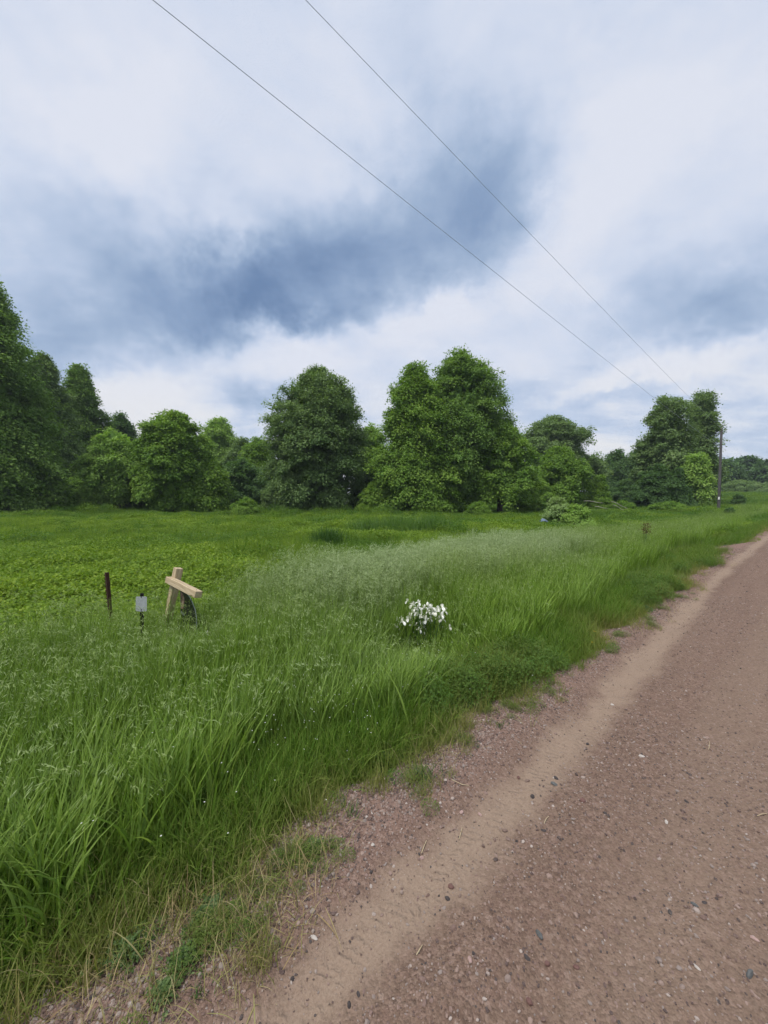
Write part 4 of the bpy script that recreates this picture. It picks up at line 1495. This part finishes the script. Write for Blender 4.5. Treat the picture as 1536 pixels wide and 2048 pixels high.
# ------------------------------------------------------------------ wooden sign post with arm, and the sign hung from it
M_pine, T = mat_new('raw_pine')
t = T.n('ShaderNodeTexCoord')
mpn = T.n('ShaderNodeMapping')
mpn.inputs['Scale'].default_value = (14, 14, 1.1)
T.l(t.outputs['Object'], mpn.inputs[0])
nf = T.noise(mpn.outputs[0], 2.2, 6, 0.65, 1.2)
kn = T.n('ShaderNodeTexVoronoi')
mpk = T.n('ShaderNodeMapping')
mpk.inputs['Scale'].default_value = (9, 9, 3.2)
T.l(t.outputs['Object'], mpk.inputs[0])
T.l(mpk.outputs[0], kn.inputs['Vector'])
kn.inputs['Scale'].default_value = 1.0
c = T.ramp(nf, [(0.3, (0.27, 0.195, 0.105, 1)), (0.5, (0.43, 0.335, 0.205, 1)), (0.7, (0.58, 0.48, 0.33, 1))])
c = T.mix(T.maprange(kn.outputs['Distance'], 0.16, 0.05), c, (0.13, 0.065, 0.03, 1))
p = T.n('ShaderNodeBsdfPrincipled')
T.l(c, p.inputs['Base Color'])
p.inputs['Roughness'].default_value = 0.75
b = T.n('ShaderNodeBump')
b.inputs['Strength'].default_value = 0.3
b.inputs['Distance'].default_value = 0.004
T.l(nf, b.inputs['Height'])
T.l(b.outputs[0], p.inputs['Normal'])
finish(T, p.outputs[0])

aL, aR = at(347, 1159, 5.08), at(407, 1189, 4.60)
avec = unit(aR - aL)
ptp = at(357, 1136, 5.05)
pup = np.array([0.235, 0.05, 1.0])
pup = unit(pup - avec * (pup @ avec))           # post square to its arm
pfr = unit(np.cross(pup, avec))
if pfr @ np.array([0, 1, 0]) > 0:
    pfr = -pfr
zg = float(land(ptp[0] - 0.3, ptp[1]))
LP = (ptp[2] - zg) / pup[2]
pb = ptp - pup * LP
sg = empty('sign_post', pb, 'leaning raw timber sign post with a projecting arm, half sunk in grass', 'sign post')


def frame_matrix(x_, y_, z_, o_):
    M = Matrix.Identity(4)
    for i in range(3):
        M[i][0], M[i][1], M[i][2], M[i][3] = float(x_[i]), float(y_[i]), float(z_[i]), float(o_[i])
    return M


zl = pup
yl = -pfr
xl = np.cross(yl, zl)
sg.matrix_world = frame_matrix(xl, yl, zl, pb)
sgn = 1.0 if xl @ avec > 0 else -1.0
Vm, Fm = box(-0.0445, 0.0445, -0.0445, 0.0445, -0.3, LP, 0.004)
obj('post', poly_mesh('post', Vm, Fm), M_pine, sg)
rl = aL - pb
az_ = float(rl @ zl)
ax0 = float(rl @ xl)
LA = float(np.linalg.norm(aR - aL))
Vm, Fm = box(-0.040, 0.040, -0.0445, 0.0445, 0, LA, 0.004)
arm = obj('arm', poly_mesh('arm', Vm, Fm), M_pine, sg, (ax0, -0.060, az_))
arm.rotation_euler = (0, R(90) * sgn, 0)
Vm, Fm = tube([(0, 0, 0), (0, 0, 0.004)], [0.006, 0.006], 8)
obj('screw_head', poly_mesh('screw_head', Vm, Fm), M_dark, sg, (ax0 + sgn * (LA - 0.07), -0.06, az_ + 0.0395))

M_black = plain_mat('black_sign_face', (0.014, 0.016, 0.018), 0.35, 0.5)
M_rim = plain_mat('pale_sign_edge', (0.26, 0.30, 0.28), 0.5, 0.4)
M_print, T = mat_new('faded_picture_print')
t = T.n('ShaderNodeTexCoord')
nf = T.noise(t.outputs['Object'], 14, 3, 0.5)
c = T.ramp(nf, [(0.35, (0.10, 0.055, 0.055, 1)), (0.5, (0.34, 0.20, 0.17, 1)), (0.65, (0.45, 0.33, 0.30, 1))])
p = T.n('ShaderNodeBsdfPrincipled')
T.l(c, p.inputs['Base Color'])
p.inputs['Roughness'].default_value = 0.4
finish(T, p.outputs[0])
hx_ = unit(np.array([avec[0], avec[1], 0.0]))
hang = aL + avec * 0.19 + np.array([0, 0, -0.058])
hy_ = np.cross(np.array([0, 0, 1.0]), hx_)
sp_ = bpy.data.objects.new('hanging_sign', None)
C.objects.link(sp_)
sp_.empty_display_size = 0.2
tag(sp_, 'black sign with a curved pale edge hanging under the timber arm', 'sign')
sp_.matrix_world = frame_matrix(hx_, hy_, np.array([0, 0, 1.0]), hang)
outl = [(0, 0), (0.07, -0.012), (0.14, -0.042), (0.21, -0.092), (0.27, -0.16), (0.315, -0.235), (0.335, -0.31), (0.34, -0.60), (0, -0.60)]
inn = [(0.008, -0.010), (0.068, -0.022), (0.136, -0.052), (0.204, -0.101), (0.262, -0.167), (0.306, -0.240), (0.326, -0.313), (0.331, -0.592), (0.008, -0.592)]
outl = [(x_ * 1.25, z_ * 1.0) for x_, z_ in outl]
inn = [(x_ * 1.25, z_ * 1.0) for x_, z_ in inn]
Vm, Fm = slab(outl[::-1], -0.003, 0.003)
obj('rim', poly_mesh('rim', Vm, Fm), M_rim, sp_)
for y0, y1 in ((-0.0055, -0.0032),):
    Vm, Fm = slab(inn[::-1], y0, y1)
    face = obj('face', poly_mesh('face', Vm, Fm), M_black, sp_)
Vm, Fm = slab([(0.02, -0.055), (0.105, -0.082), (0.12, -0.15), (0.09, -0.265), (0.02, -0.275)][::-1], -0.0085, -0.0057)
obj('picture_print', poly_mesh('picture_print', Vm, Fm), M_print, face)
Vm, Fm = slab([(0.02, -0.31), (0.13, -0.33), (0.13, -0.36), (0.02, -0.345)][::-1], -0.0085, -0.0057)
obj('white_band', poly_mesh('white_band', Vm, Fm), M_rim, face)
for hx, dz in ((0.03, -0.004), (0.30, -0.11)):
    Vm, Fm = tube([(hx, 0.0, dz - 0.03), (hx, 0.0, 0.04)], [0.003, 0.003], 6)
    obj('hanger', poly_mesh('hanger', Vm, Fm), M_dark, sp_)

# ------------------------------------------------------------------ white iris clump
M_irisp = leaf_mat('iris_petals', [(0.84, 0.83, 0.72), (0.88, 0.88, 0.82), (0.90, 0.90, 0.87)], 0.15, 0.55, 0.3, tr_gain=1.0)
M_throat = plain_mat('iris_throat', (0.55, 0.42, 0.10), 0.6, 0.3)
M_irisl = leaf_mat('iris_leaves', [(0.035, 0.095, 0.025), (0.055, 0.130, 0.034), (0.085, 0.170, 0.05)], 0.25, 0.42, 0.45)
rg = np.random.default_rng(5)


def iris_bloom(rg):
    V, F, off = [], [], 0
    for k_ in range(3):                        # falls: arch out and hang
        a_ = k_ * 2.094 + rg.normal(0, .12)
        d = np.array([math.cos(a_), math.sin(a_), 0])
        s_ = np.array([-d[1], d[0], 0])
        prof_ = [(0.004, 0.0, 0.006), (0.020, 0.010, 0.010), (0.036, 0.006, 0.017), (0.046, -0.012, 0.018), (0.048, -0.030, 0.004)]
        for r_, z_, w_ in prof_:
            V += [d * r_ + s_ * w_ + [0, 0, z_ - w_ * 0.15], d * r_ - s_ * w_ + [0, 0, z_ - w_ * 0.15]]
        F += [[off + 2 * i, off + 2 * i + 1, off + 2 * i + 3, off + 2 * i + 2] for i in range(4)]
        off += 10
    for k_ in range(3):                        # standards: upright
        a_ = k_ * 2.094 + 1.05 + rg.normal(0, .12)
        d = np.array([math.cos(a_), math.sin(a_), 0])
        s_ = np.array([-d[1], d[0], 0])
        for r_, z_, w_ in [(0.003, 0.002, 0.004), (0.014, 0.018, 0.011), (0.019, 0.036, 0.012), (0.014, 0.052, 0.003)]:
            V += [d * r_ + s_ * w_ + [0, 0, z_], d * r_ - s_ * w_ + [0, 0, z_]]
        F += [[off + 2 * i, off + 2 * i + 1, off + 2 * i + 3, off + 2 * i + 2] for i in range(3)]
        off += 8
    V = np.array(V)
    me = mesh_np('flower', V, np.array(F), {'rnd': ('FACE', rg.random(len(F)))})
    me.materials.append(M_irisp)
    return me


blooms = [iris_bloom(rg) for _ in range(5)]
IPX = [(375, 235), (490, 310), (625, 265), (640, 375), (560, 400), (755, 375), (830, 320), (900, 385), (850, 460), (520, 480), (600, 505), (690, 515), (1060, 395), (1160, 375),
       (1190, 455), (1010, 465), (940, 470), (240, 610), (170, 655), (285, 690), (390, 630), (440, 550), (505, 575), (730, 590), (880, 620), (790, 665), (1080, 610), (1145, 545),
       (1145, 640), (135, 790), (475, 745), (630, 705), (705, 765), (640, 860), (712, 892), (1310, 810)]
b0 = at(846, 1330, 4.45)
zg = float(land(b0[0], b0[1]))
iris = empty('iris_clump', (b0[0], b0[1], zg), 'clump of white irises in bloom at the front of the tall grass', 'iris plant')
for i, (x_, y_) in enumerate(IPX):
    q_ = at(780 + x_ / 10.97, 1182 + y_ / 10.97, 4.45 + rg.normal(0, 0.09)) - np.array([b0[0], b0[1], zg])
    fl = obj('flower', blooms[i % 5], None, iris, q_)
    fl.rotation_euler = (rg.normal(0, .25), rg.normal(0, .25), rg.uniform(0, 6.3))
    fl.scale = (0.88 + rg.normal(0, .12),) * 3
    foot = np.array([q_[0] * 0.35 + rg.normal(0, .03), q_[1] * 0.4 + rg.normal(0, .03), -0.02])
    Vt, Ft = tube([foot, foot * 0.45 + q_ * 0.55 + [0, 0, .03], q_], [0.004, 0.0035, 0.003], 5, cap=False)
    me = mesh_np('stalk', Vt, np.array(Ft), {'rnd': ('FACE', np.full(len(Ft), rg.random()))}, True)
    obj('stalk', me, M_irisl, iris)
leaf_me = []
for i in range(8):
    V, F, r_, _ = blades(rg, 1, 0.001, 0.45, 0.62, 0.011, 0.017, 0.22, 0.42, 7)
    me = mesh_np('leaf', V, F, {'rnd': ('FACE', r_)})
    me.materials.append(M_irisl)
    leaf_me.append(me)
for i in range(80):
    a_ = rg.uniform(0, 6.3)
    rr = 0.17 * math.sqrt(rg.random())
    lf_ = obj('leaf', leaf_me[i % 8], None, iris, (rr * math.cos(a_) * 1.2, rr * math.sin(a_), 0))
    lf_.rotation_euler = (rg.normal(0, .12), rg.normal(0, .12), rg.uniform(0, 6.3))
    lf_.scale = (1, 1, rg.uniform(0.7, 1.1))

wf = at(410.5, 1268, 4.35)
wz = float(land(wf[0], wf[1]))
lone = empty('white_flower', (wf[0], wf[1], wz), 'single small white flower in the grass below the hanging sign', 'flower')
f_ = obj('bloom', blooms[2], None, lone, (0, 0, wf[2] - wz))
f_.rotation_euler = (0.3, 0.5, 0.4)
f_.scale = (0.8, 0.8, 0.9)
Vt, Ft = tube([(0.02, 0.01, -0.02), (0.01, 0, (wf[2] - wz) * .5), (0, 0, wf[2] - wz)], [0.004, 0.0035, 0.003], 5, cap=False)
obj('stalk', mesh_np('stalk', Vt, np.array(Ft), {'rnd': ('FACE', np.full(len(Ft), .5))}, True), M_irisl, lone)

# dandelions
M_yel = plain_mat('dandelion_yellow', (0.80, 0.52, 0.02), 0.6, 0.2)
for px_, py_, D_, lab in ((1189, 1263, 4.35, 'yellow dandelion head farthest from the irises, upper one'), (1184, 1287, 4.05, 'yellow dandelion head close to the gravel, lowest of three'),
                          (1143, 1266, 4.35, 'small yellow dandelion head deepest in the verge grass')):
    w_ = at(px_, py_, D_)
    z_ = float(road_z(w_[0], w_[1]))
    dn = empty('dandelion', (w_[0], w_[1], z_), lab, 'dandelion', 'dandelions in the verge')
    hz_ = max(0.08, w_[2] - z_)
    n = 36
    aa = np.tile(np.arange(12) * 2 * math.pi / 12, 3) + np.repeat([0, .2, .4], 12)
    D = np.stack([np.cos(aa), np.sin(aa), np.repeat([0.15, 0.6, 1.4], 12)], -1)
    V, F = cards(rg, np.tile([[0, 0, 0.0]], (n, 1)), D, np.tile([[0, 0, 1.0]], (n, 1)), np.repeat([0.021, 0.018, 0.013], 12), np.full(n, 0.007))
    obj('flower_head', mesh_np('flower_head', V, F), M_yel, dn, (0, 0, hz_))
    Vt, Ft = tube([(0.01, 0, -0.01), (0.004, 0.004, hz_ * .6), (0, 0, hz_)], [0.0022, 0.002, 0.002], 5, cap=False)
    obj('stalk', mesh_np('stalk', Vt, np.array(Ft), {'rnd': ('FACE', np.full(len(Ft), .7))}, True), M_irisl, dn)

# ------------------------------------------------------------------ tussock, reed patch, blue plastic, brown dock
def tussock(px, top, D, hw, label, mat, n, seed, name='grass_tussock', cat='grass tussock', w=(0.008, 0.016), droop=0.35):
    rg = np.random.default_rng(seed)
    p0 = at(px, 990, D)
    zb = float(land(p0[0], p0[1]))
    H = float(at(px, top, D)[2]) - zb
    V, F, r_, _ = blades(rg, n, hw * D / 768.0, H * 0.55, H * 1.1, w[0], w[1], 0.25, droop, 5)
    o = obj(name, mesh_np(name, V, F, {'rnd': ('FACE', r_)}), mat, None, (p0[0], p0[1], zb))
    return tag(o, label, cat)


M_tus = leaf_mat('tussock_blades', [(0.034, 0.085, 0.018), (0.052, 0.115, 0.025), (0.080, 0.155, 0.036)], 0.28, 0.6, 0.14)
M_reed = leaf_mat('reed_blades', [(0.070, 0.145, 0.030), (0.100, 0.190, 0.040), (0.140, 0.235, 0.056)], 0.30, 0.6, 0.14)
tussock(655, 1050, 14.5, 30, 'round dark green grass tussock alone in the bright meadow', M_tus, 900, 301)
for i, (px_, top_, D_, hw_, lab) in enumerate(((735, 1033, 20, 38, 'left end of the bluish reed-like stand in mid meadow'), (800, 1027, 20, 44, 'middle of the bluish reed-like stand in mid meadow'),
                                               (868, 1028, 20, 38, 'right end of the bluish reed-like stand in mid meadow'))):
    tussock(px_, top_, D_, hw_, lab, M_reed, 1100, 310 + i, 'reed_clump', 'reeds', (0.014, 0.026), 0.25)

M_blue = plain_mat('pale_blue_plastic', (0.08, 0.12, 0.22), 0.7, 0.2, 9, (0.19, 0.235, 0.31), 0.2)
p0 = at(1087, 1037, 23.0)
rgp = np.random.default_rng(9)
gx, gy = np.meshgrid(np.linspace(-.22, .22, 14), np.linspace(-.16, .16, 10))
gz = 0.15 * np.exp(-(gx / .2) ** 2 - (gy / .14) ** 2) * (0.7 + 0.9 * rgp.random(gx.shape)) + 0.05 * rgp.random(gx.shape)
ii = np.arange(140).reshape(10, 14)
FF = np.stack([ii[:-1, :-1], ii[:-1, 1:], ii[1:, 1:], ii[1:, :-1]], -1).reshape(-1, 4)
gz += max(0.0, float(p0[2] - land(p0[0], p0[1])) - 0.22)
bl = obj('plastic_sheet', mesh_np('plastic_sheet', np.stack([gx, gy, gz], -1).reshape(-1, 3), FF), M_blue, None, (p0[0], p0[1], float(land(p0[0], p0[1]))))
sd = bl.modifiers.new('thickness', 'SOLIDIFY')
sd.thickness = 0.01
tag(bl, 'crumpled pale blue plastic at the foot of the silvery shrub', 'plastic')

M_dock = leaf_mat('dock_seed', [(0.07, 0.035, 0.02), (0.12, 0.055, 0.03), (0.10, 0.09, 0.03)], 0.2, 0.7, 0.2)
p0 = at(1292, 1052, 11.5)
zb = float(land(p0[0], p0[1]))
dk = empty('dock_weed', (p0[0], p0[1], zb), 'rusty brown dock weed standing above the green verge grass', 'weed')
hd = float(at(1292, 1046, 11.5)[2]) - zb
for nm, mm in (('seed_head', M_dock),):
    n = 260
    P = np.stack([rg.normal(0, .07, n), rg.normal(0, .07, n), hd * rg.uniform(0.72, 1.0, n)], -1)
    V, F = cards(rg, P, rg.normal(0, 1, (n, 3)), unit(rg.normal(0, 1, (n, 3))), rg.uniform(.02, .045, n), rg.uniform(.012, .03, n))
    obj(nm, mesh_np(nm, V, F, {'rnd': ('FACE', rg.random(n))}), mm, dk)
Vt, Ft = join([tube([(0, 0, -.02), (x_ * .5, y_ * .5, hd * .6), (x_, y_, hd)], [.008, .006, .003], 5, cap=False) for x_, y_ in ((0, 0), (.07, .03), (-.06, .04))])
obj('stalk', mesh_np('stalk', Vt, Ft, {'rnd': ('FACE', rg.random(len(Ft)))}), M_irisl, dk)


M_weed = leaf_mat('gravel_weed_leaves', [(0.050, 0.095, 0.026), (0.080, 0.135, 0.036), (0.115, 0.170, 0.050)], 0.25, 0.55, 0.3)
# ------------------------------------------------------------------ weeds growing in the gravel
def weed(px, py, kind, size, label, seed):
    rg = np.random.default_rng(600 + seed)
    p0 = spot(px, py, on_road=True)
    if kind == 'clover':
        m = int(420 * max(0.4, size / 0.15))
        a = rg.uniform(0, 2 * math.pi, m)
        rr = size * np.abs(rg.normal(0, 0.62, m)) * (1 + 0.45 * np.sin(3 * a + seed) + 0.25 * np.sin(7 * a + 2 * seed))
        z = 0.012 + size * 0.42 * np.clip(1 - (rr / size) ** 2, 0.1, 1) * rg.uniform(0.3, 1.1, m)
        P3 = np.repeat(np.stack([rr * np.cos(a), rr * np.sin(a), z], -1), 3, 0)
        aa = np.repeat(rg.uniform(0, 6.3, m), 3) + np.tile([0, 2.1, 4.2], m)
        D = np.stack([np.cos(aa), np.sin(aa), rg.normal(0.05, 0.3, 3 * m)], -1)
        V, F = cards(rg, P3, D, unit(rg.normal(0, .35, (3 * m, 3)) + np.array([0, 0, 1])), rg.uniform(.009, .016, 3 * m), rg.uniform(.006, .011, 3 * m))
        V2, F2, r2, _ = blades(rg, 40, size * 1.3, size * 0.4, size * 1.3, 0.002, 0.004, 0.5, 0.5, 4)
        me = mesh_np('weed_clump', np.vstack([V, V2]), np.vstack([F, F2 + len(V)]), {'rnd': ('FACE', np.concatenate([np.repeat(rg.random(m), 3), r2]))})
        mat = M_weed
    elif kind == 'seedling':
        return None
    else:
        V, F, r_, _ = blades(rg, int(60 * max(0.6, size / 0.12)), size * 0.7, size * 0.5, size * 1.5, 0.0025, 0.006, 0.4, 0.5, 4)
        me = mesh_np('weed_clump', V, F, {'rnd': ('FACE', r_)})
        mat = M_weed
    o = obj('weed_clump', me, mat, None, p0)
    return tag(o, label, 'weed', 'weeds rooted in the gravel edge')


for i, w_ in enumerate([
        (630, 1702, 'clover', 0.055, 'small green weed clump alone on pink gravel below the verge'),
        (552, 1752, 'grass', 0.075, 'wispy grass tuft beside the small clump on pink gravel'),
        (420, 1840, 'clover', 0.095, 'broad low mat of green weed on the gravel, lower left'),
        (370, 1925, 'clover', 0.060, 'narrow dark weed clump just below the broad mat'),
        (255, 1915, 'clover', 0.085, 'dark clover mound by the dry straw, lower left corner'),
        (705, 1630, 'grass', 0.070, 'thin upright grass tuft on gravel near the seedling'),
        (855, 1560, 'grass', 0.11, 'leafy grass tuft jutting over the gravel mid verge'),
        (770, 1530, 'clover', 0.12, 'dense weed mound between the white specks and the gravel'),
        (1000, 1452, 'grass', 0.055, 'tiny grass tuft on gravel below the clover bank'),
        (945, 1420, 'clover', 0.11, 'large dark clover bank bulging from the verge below the irises'),
        (1120, 1330, 'clover', 0.13, 'dark clover mound next to the dandelions'),
        (330, 1990, 'clover', 0.040, 'very small weed on gravel near the bottom left corner'),
        (400, 1985, 'grass', 0.045, 'sparse little tuft on gravel at the bottom edge'),
        (1290, 1222, 'clover', 0.14, 'bright green weed mound where the gravel edge bends inward'),
        (465, 1715, 'grass', 0.10, 'grass tuft leaning out over gravel left of the wispy one'),
]):
    weed(*w_[:4], w_[4], i)

# broad-leaved seedlings with drooping yellow-green leaves
M_seed = leaf_mat('seedling_leaves', [(0.12, 0.22, 0.025), (0.17, 0.28, 0.035)], 0.35, 0.5, 0.35)
for j, (px_, py_, sz, lab) in enumerate(((518, 1612, 0.10, 'yellow-green seedling with drooping pointed leaves at the grass edge'), (446, 1672, 0.075, 'smaller drooping seedling half hidden in grass beside the gravel'))):
    p0 = spot(px_, py_)
    sdg = empty('seedling', p0, lab, 'seedling')
    Vt, Ft = tube([(0, 0, -.01), (0.003, 0, sz * .6), (0, 0, sz)], [.003, .0025, .002], 5, cap=False)
    obj('stalk', mesh_np('stalk', Vt, np.array(Ft), {'rnd': ('FACE', np.full(len(Ft), .4))}, True), M_seed, sdg)
    for i in range(7):
        V, F, r_, _ = blades(np.random.default_rng(70 + i + 9 * j), 1, 0.0001, sz * 0.8, sz * 1.0, sz * 0.20, sz * 0.26, 0.9, 0.75, 5)
        lf_ = obj('leaf', mesh_np('leaf', V, F, {'rnd': ('FACE', r_)}), M_seed, sdg, (0, 0, sz * (0.75 + 0.04 * i)))
        lf_.rotation_euler = (0, 0, i * 0.9 + 0.3)

# ------------------------------------------------------------------ single stones and bits of straw on the road
STONE = {
    'dark': ((0.040, 0.034, 0.034), (0.075, 0.062, 0.058)), 'slate': ((0.075, 0.080, 0.080), (0.13, 0.13, 0.125)),
    'red': ((0.11, 0.055, 0.045), (0.17, 0.10, 0.085)), 'brown': ((0.14, 0.095, 0.075), (0.21, 0.15, 0.125)),
    'white': ((0.36, 0.32, 0.285), (0.46, 0.42, 0.38)), 'pink': ((0.30, 0.20, 0.175), (0.42, 0.30, 0.27)),
}
MST = {k_: plain_mat('stone_' + k_, v_[0], 0.8, 0.3, 40, v_[1], 0.3) for k_, v_ in STONE.items()}
stones = [
    (628, 1876, 13, 'white', 1.9, 'whitish elongated stone upright in gravel below the broad weed mat'),
    (745, 1690, 9, 'white', 1.1, 'small white stone in the pink shoulder gravel'),
    (698, 2012, 15, 'dark', 1.2, 'blackish stone at the bottom edge of the sandy track'),
    (716, 1989, 12, 'dark', 1.2, 'dark stone just above the blackish one at the bottom'),
    (585, 1959, 11, 'dark', 1.0, 'dark grey stone on the shoulder left of the bottom pair'),
    (550, 1921, 11, 'red', 1.2, 'reddish stone on the shoulder near the bottom left weeds'),
    (510, 1990, 10, 'red', 1.3, 'rust-red stone low on the shoulder by the bottom edge'),
    (1010, 1662, 13, 'brown', 1.2, 'brown stone, upper of a close pair on the tyre track'),
    (1016, 1679, 12, 'brown', 1.3, 'brown stone, lower of a close pair on the tyre track'),
    (1033, 1683, 8, 'dark', 1.0, 'small dark pebble touching the brown pair'),
    (1088, 1662, 12, 'dark', 1.5, 'dark flat stone right of the brown pair'),
    (1065, 1595, 12, 'dark', 1.2, 'dark stone in the middle of the tread marks'),
    (1108, 1569, 14, 'slate', 1.5, 'grey stone with a dark shadow on the right edge of the track'),
    (1104, 1602, 11, 'brown', 1.4, 'flat brown stone below the grey one on the track edge'),
    (1112, 1557, 11, 'dark', 1.2, 'dark stone touching the top of the grey one'),
    (1055, 1562, 12, 'brown', 1.6, 'long brown stone left of the grey one on the sand'),
    (1037, 1556, 9, 'red', 1.0, 'small reddish stone left of the long brown one'),
    (1175, 1489, 10, 'dark', 1.2, 'dark stone on the sand where the track narrows'),
    (1166, 1602, 14, 'red', 1.2, 'purplish stone in the dark gravel right of the track'),
    (1210, 1627, 9, 'dark', 1.2, 'small dark pebble right of the purplish stone'),
    (940, 1590, 15, 'brown', 1.4, 'brown stone beside the curved twig on the shoulder'),
    (923, 1625, 11, 'pink', 1.1, 'pinkish stone below the one beside the curved twig'),
    (960, 1630, 10, 'pink', 1.3, 'pale pink pebble at the left rim of the sand'),
    (843, 1717, 11, 'pink', 1.1, 'pale pink stone at the rim of the sandy track'),
    (886, 1654, 10, 'brown', 1.2, 'brown pebble on the shoulder above the pale pink stone'),
    (903, 1775, 15, 'red', 1.3, 'dark red stone, upper of two in the middle of the sand'),
    (895, 1798, 13, 'dark', 1.2, 'dark stone, lower of two in the middle of the sand'),
    (920, 1793, 9, 'brown', 1.0, 'small brown stone right of the two in the sand'),
    (940, 1920, 13, 'pink', 1.1, 'pinkish stone low in the dark gravel band'),
    (948, 1908, 10, 'dark', 1.0, 'dark pebble touching the low pinkish stone'),
    (1078, 1870, 20, 'slate', 1.9, 'slate-grey oblong stone in the middle of the road'),
    (1053, 1916, 15, 'dark', 1.4, 'dark stone below the slate-grey oblong one'),
    (1095, 1928, 14, 'red', 1.3, 'dark red stone right below the slate-grey oblong one'),
    (1153, 1936, 15, 'red', 1.5, 'dark red flat stone farther right of the oblong one'),
    (1163, 1805, 12, 'brown', 1.2, 'brown stone above the slate-grey oblong one'),
    (1389, 1810, 13, 'slate', 1.4, 'grey stone on the bare road far from the track'),
    (1408, 1806, 10, 'dark', 1.5, 'dark sliver of stone touching the lone grey stone'),
    (1498, 1951, 22, 'slate', 1.7, 'slate-grey stone in the bottom right corner of the road'),
    (1393, 1935, 13, 'white', 1.6, 'pale chip of stone left of the corner slate stone'),
    (1060, 2006, 17, 'red', 1.3, 'dark red stone at the bottom edge under the oblong one'),
    (1333, 1645, 10, 'white', 1.6, 'pale pink chip on the road right of the purplish stone'),
    (1373, 1604, 9, 'dark', 1.3, 'dark pebble above right of the pale pink chip'),
    (1283, 1513, 10, 'white', 1.8, 'pale flat chip on the gravel beside the upper track'),
    (1224, 1410, 8, 'white', 1.2, 'small white pebble on the right side of the upper track'),
    (1508, 1878, 13, 'pink', 2.2, 'pink flat flake near the right edge of the picture'),
]
st_me = []
for i in range(7):
    V, F = stone_mesh(rg, 0.25, 6, 9)
    st_me.append((V, F))
for i, (px_, py_, sz, kd, asp, lab) in enumerate(stones):
    p0 = spot(px_, py_, on_road=True)
    dd = math.sqrt(p0[0] ** 2 + p0[1] ** 2 + (EYE - p0[2]) ** 2)
    w_ = sz * 1.15 / 768.0 * p0[1] * 0.82
    V, F = st_me[i % 7]
    me = poly_mesh('stone', V * np.array([asp, 1, 1]) * w_ / math.sqrt(asp), F, False)
    o = obj('stone', me, MST[kd], None, (p0[0], p0[1], p0[2] + w_ * 0.12))
    o.rotation_euler = (rg.normal(0, .15), rg.normal(0, .15), rg.uniform(0, 6.3))
    tag(o, lab, 'stone', 'single stones on the road')

M_twig = plain_mat('dry_twig', (0.32, 0.24, 0.14), 0.8, 0.2, 30, (0.50, 0.42, 0.28))
for a_, m_, b_, lab in (((903, 1560), (925, 1572), (938, 1572), 'curved pale twig on the shoulder gravel'),
                        ((1088, 1648), (1092, 1641), (1097, 1634), 'short straw bit right of the brown pair of stones'),
                        ((843, 1708), (848, 1696), (853, 1683), 'dry straw standing out by the pale pink stone'),
                        ((833, 1911), (840, 1902), (845, 1892), 'straw bit in the sand near the low pinkish stone'),
                        ((1417, 1500), (1419, 1493), (1419, 1484), 'short straw on the bare road, upper right'),
                        ((1514, 1633), (1524, 1631), (1534, 1629), 'straw bit at the right edge of the picture'),
                        ((918, 1680), (922, 1668), (924, 1657), 'thin straw lying across the left rim of the sand')):
    P3 = np.array([spot(*q_, on_road=True) for q_ in (a_, m_, b_)])
    P3[:, 2] += np.array([0.003, 0.008, 0.004])
    o0 = P3.mean(0)
    Vt, Ft = tube(P3 - o0, [0.0018, 0.002, 0.0014], 5, cap=False)
    tag(obj('twig', poly_mesh('twig', Vt, Ft, True), M_twig, None, o0), lab, 'twig', 'straw and twigs on the road')

# ------------------------------------------------------------------ damp summer air
M_haze = bpy.data.materials.new('haze')
M_haze.use_nodes = True
T = NT(M_haze.node_tree)
pv = T.n('ShaderNodeVolumePrincipled')
pv.inputs['Color'].default_value = (0.80, 0.88, 1.0, 1)
pv.inputs['Density'].default_value = 0.0004
pv.inputs['Anisotropy'].default_value = 0.2
o_ = T.n('ShaderNodeOutputMaterial')
T.l(pv.outputs[0], o_.inputs['Volume'])
Vm, Fm = box(-430, 430, -425, 435, -4.0, 32.0)
tag(obj('haze', poly_mesh('haze', Vm, Fm), M_haze), 'thin bluish haze in the distance', 'haze', kind='stuff')
sc.cycles.volume_bounces = 0
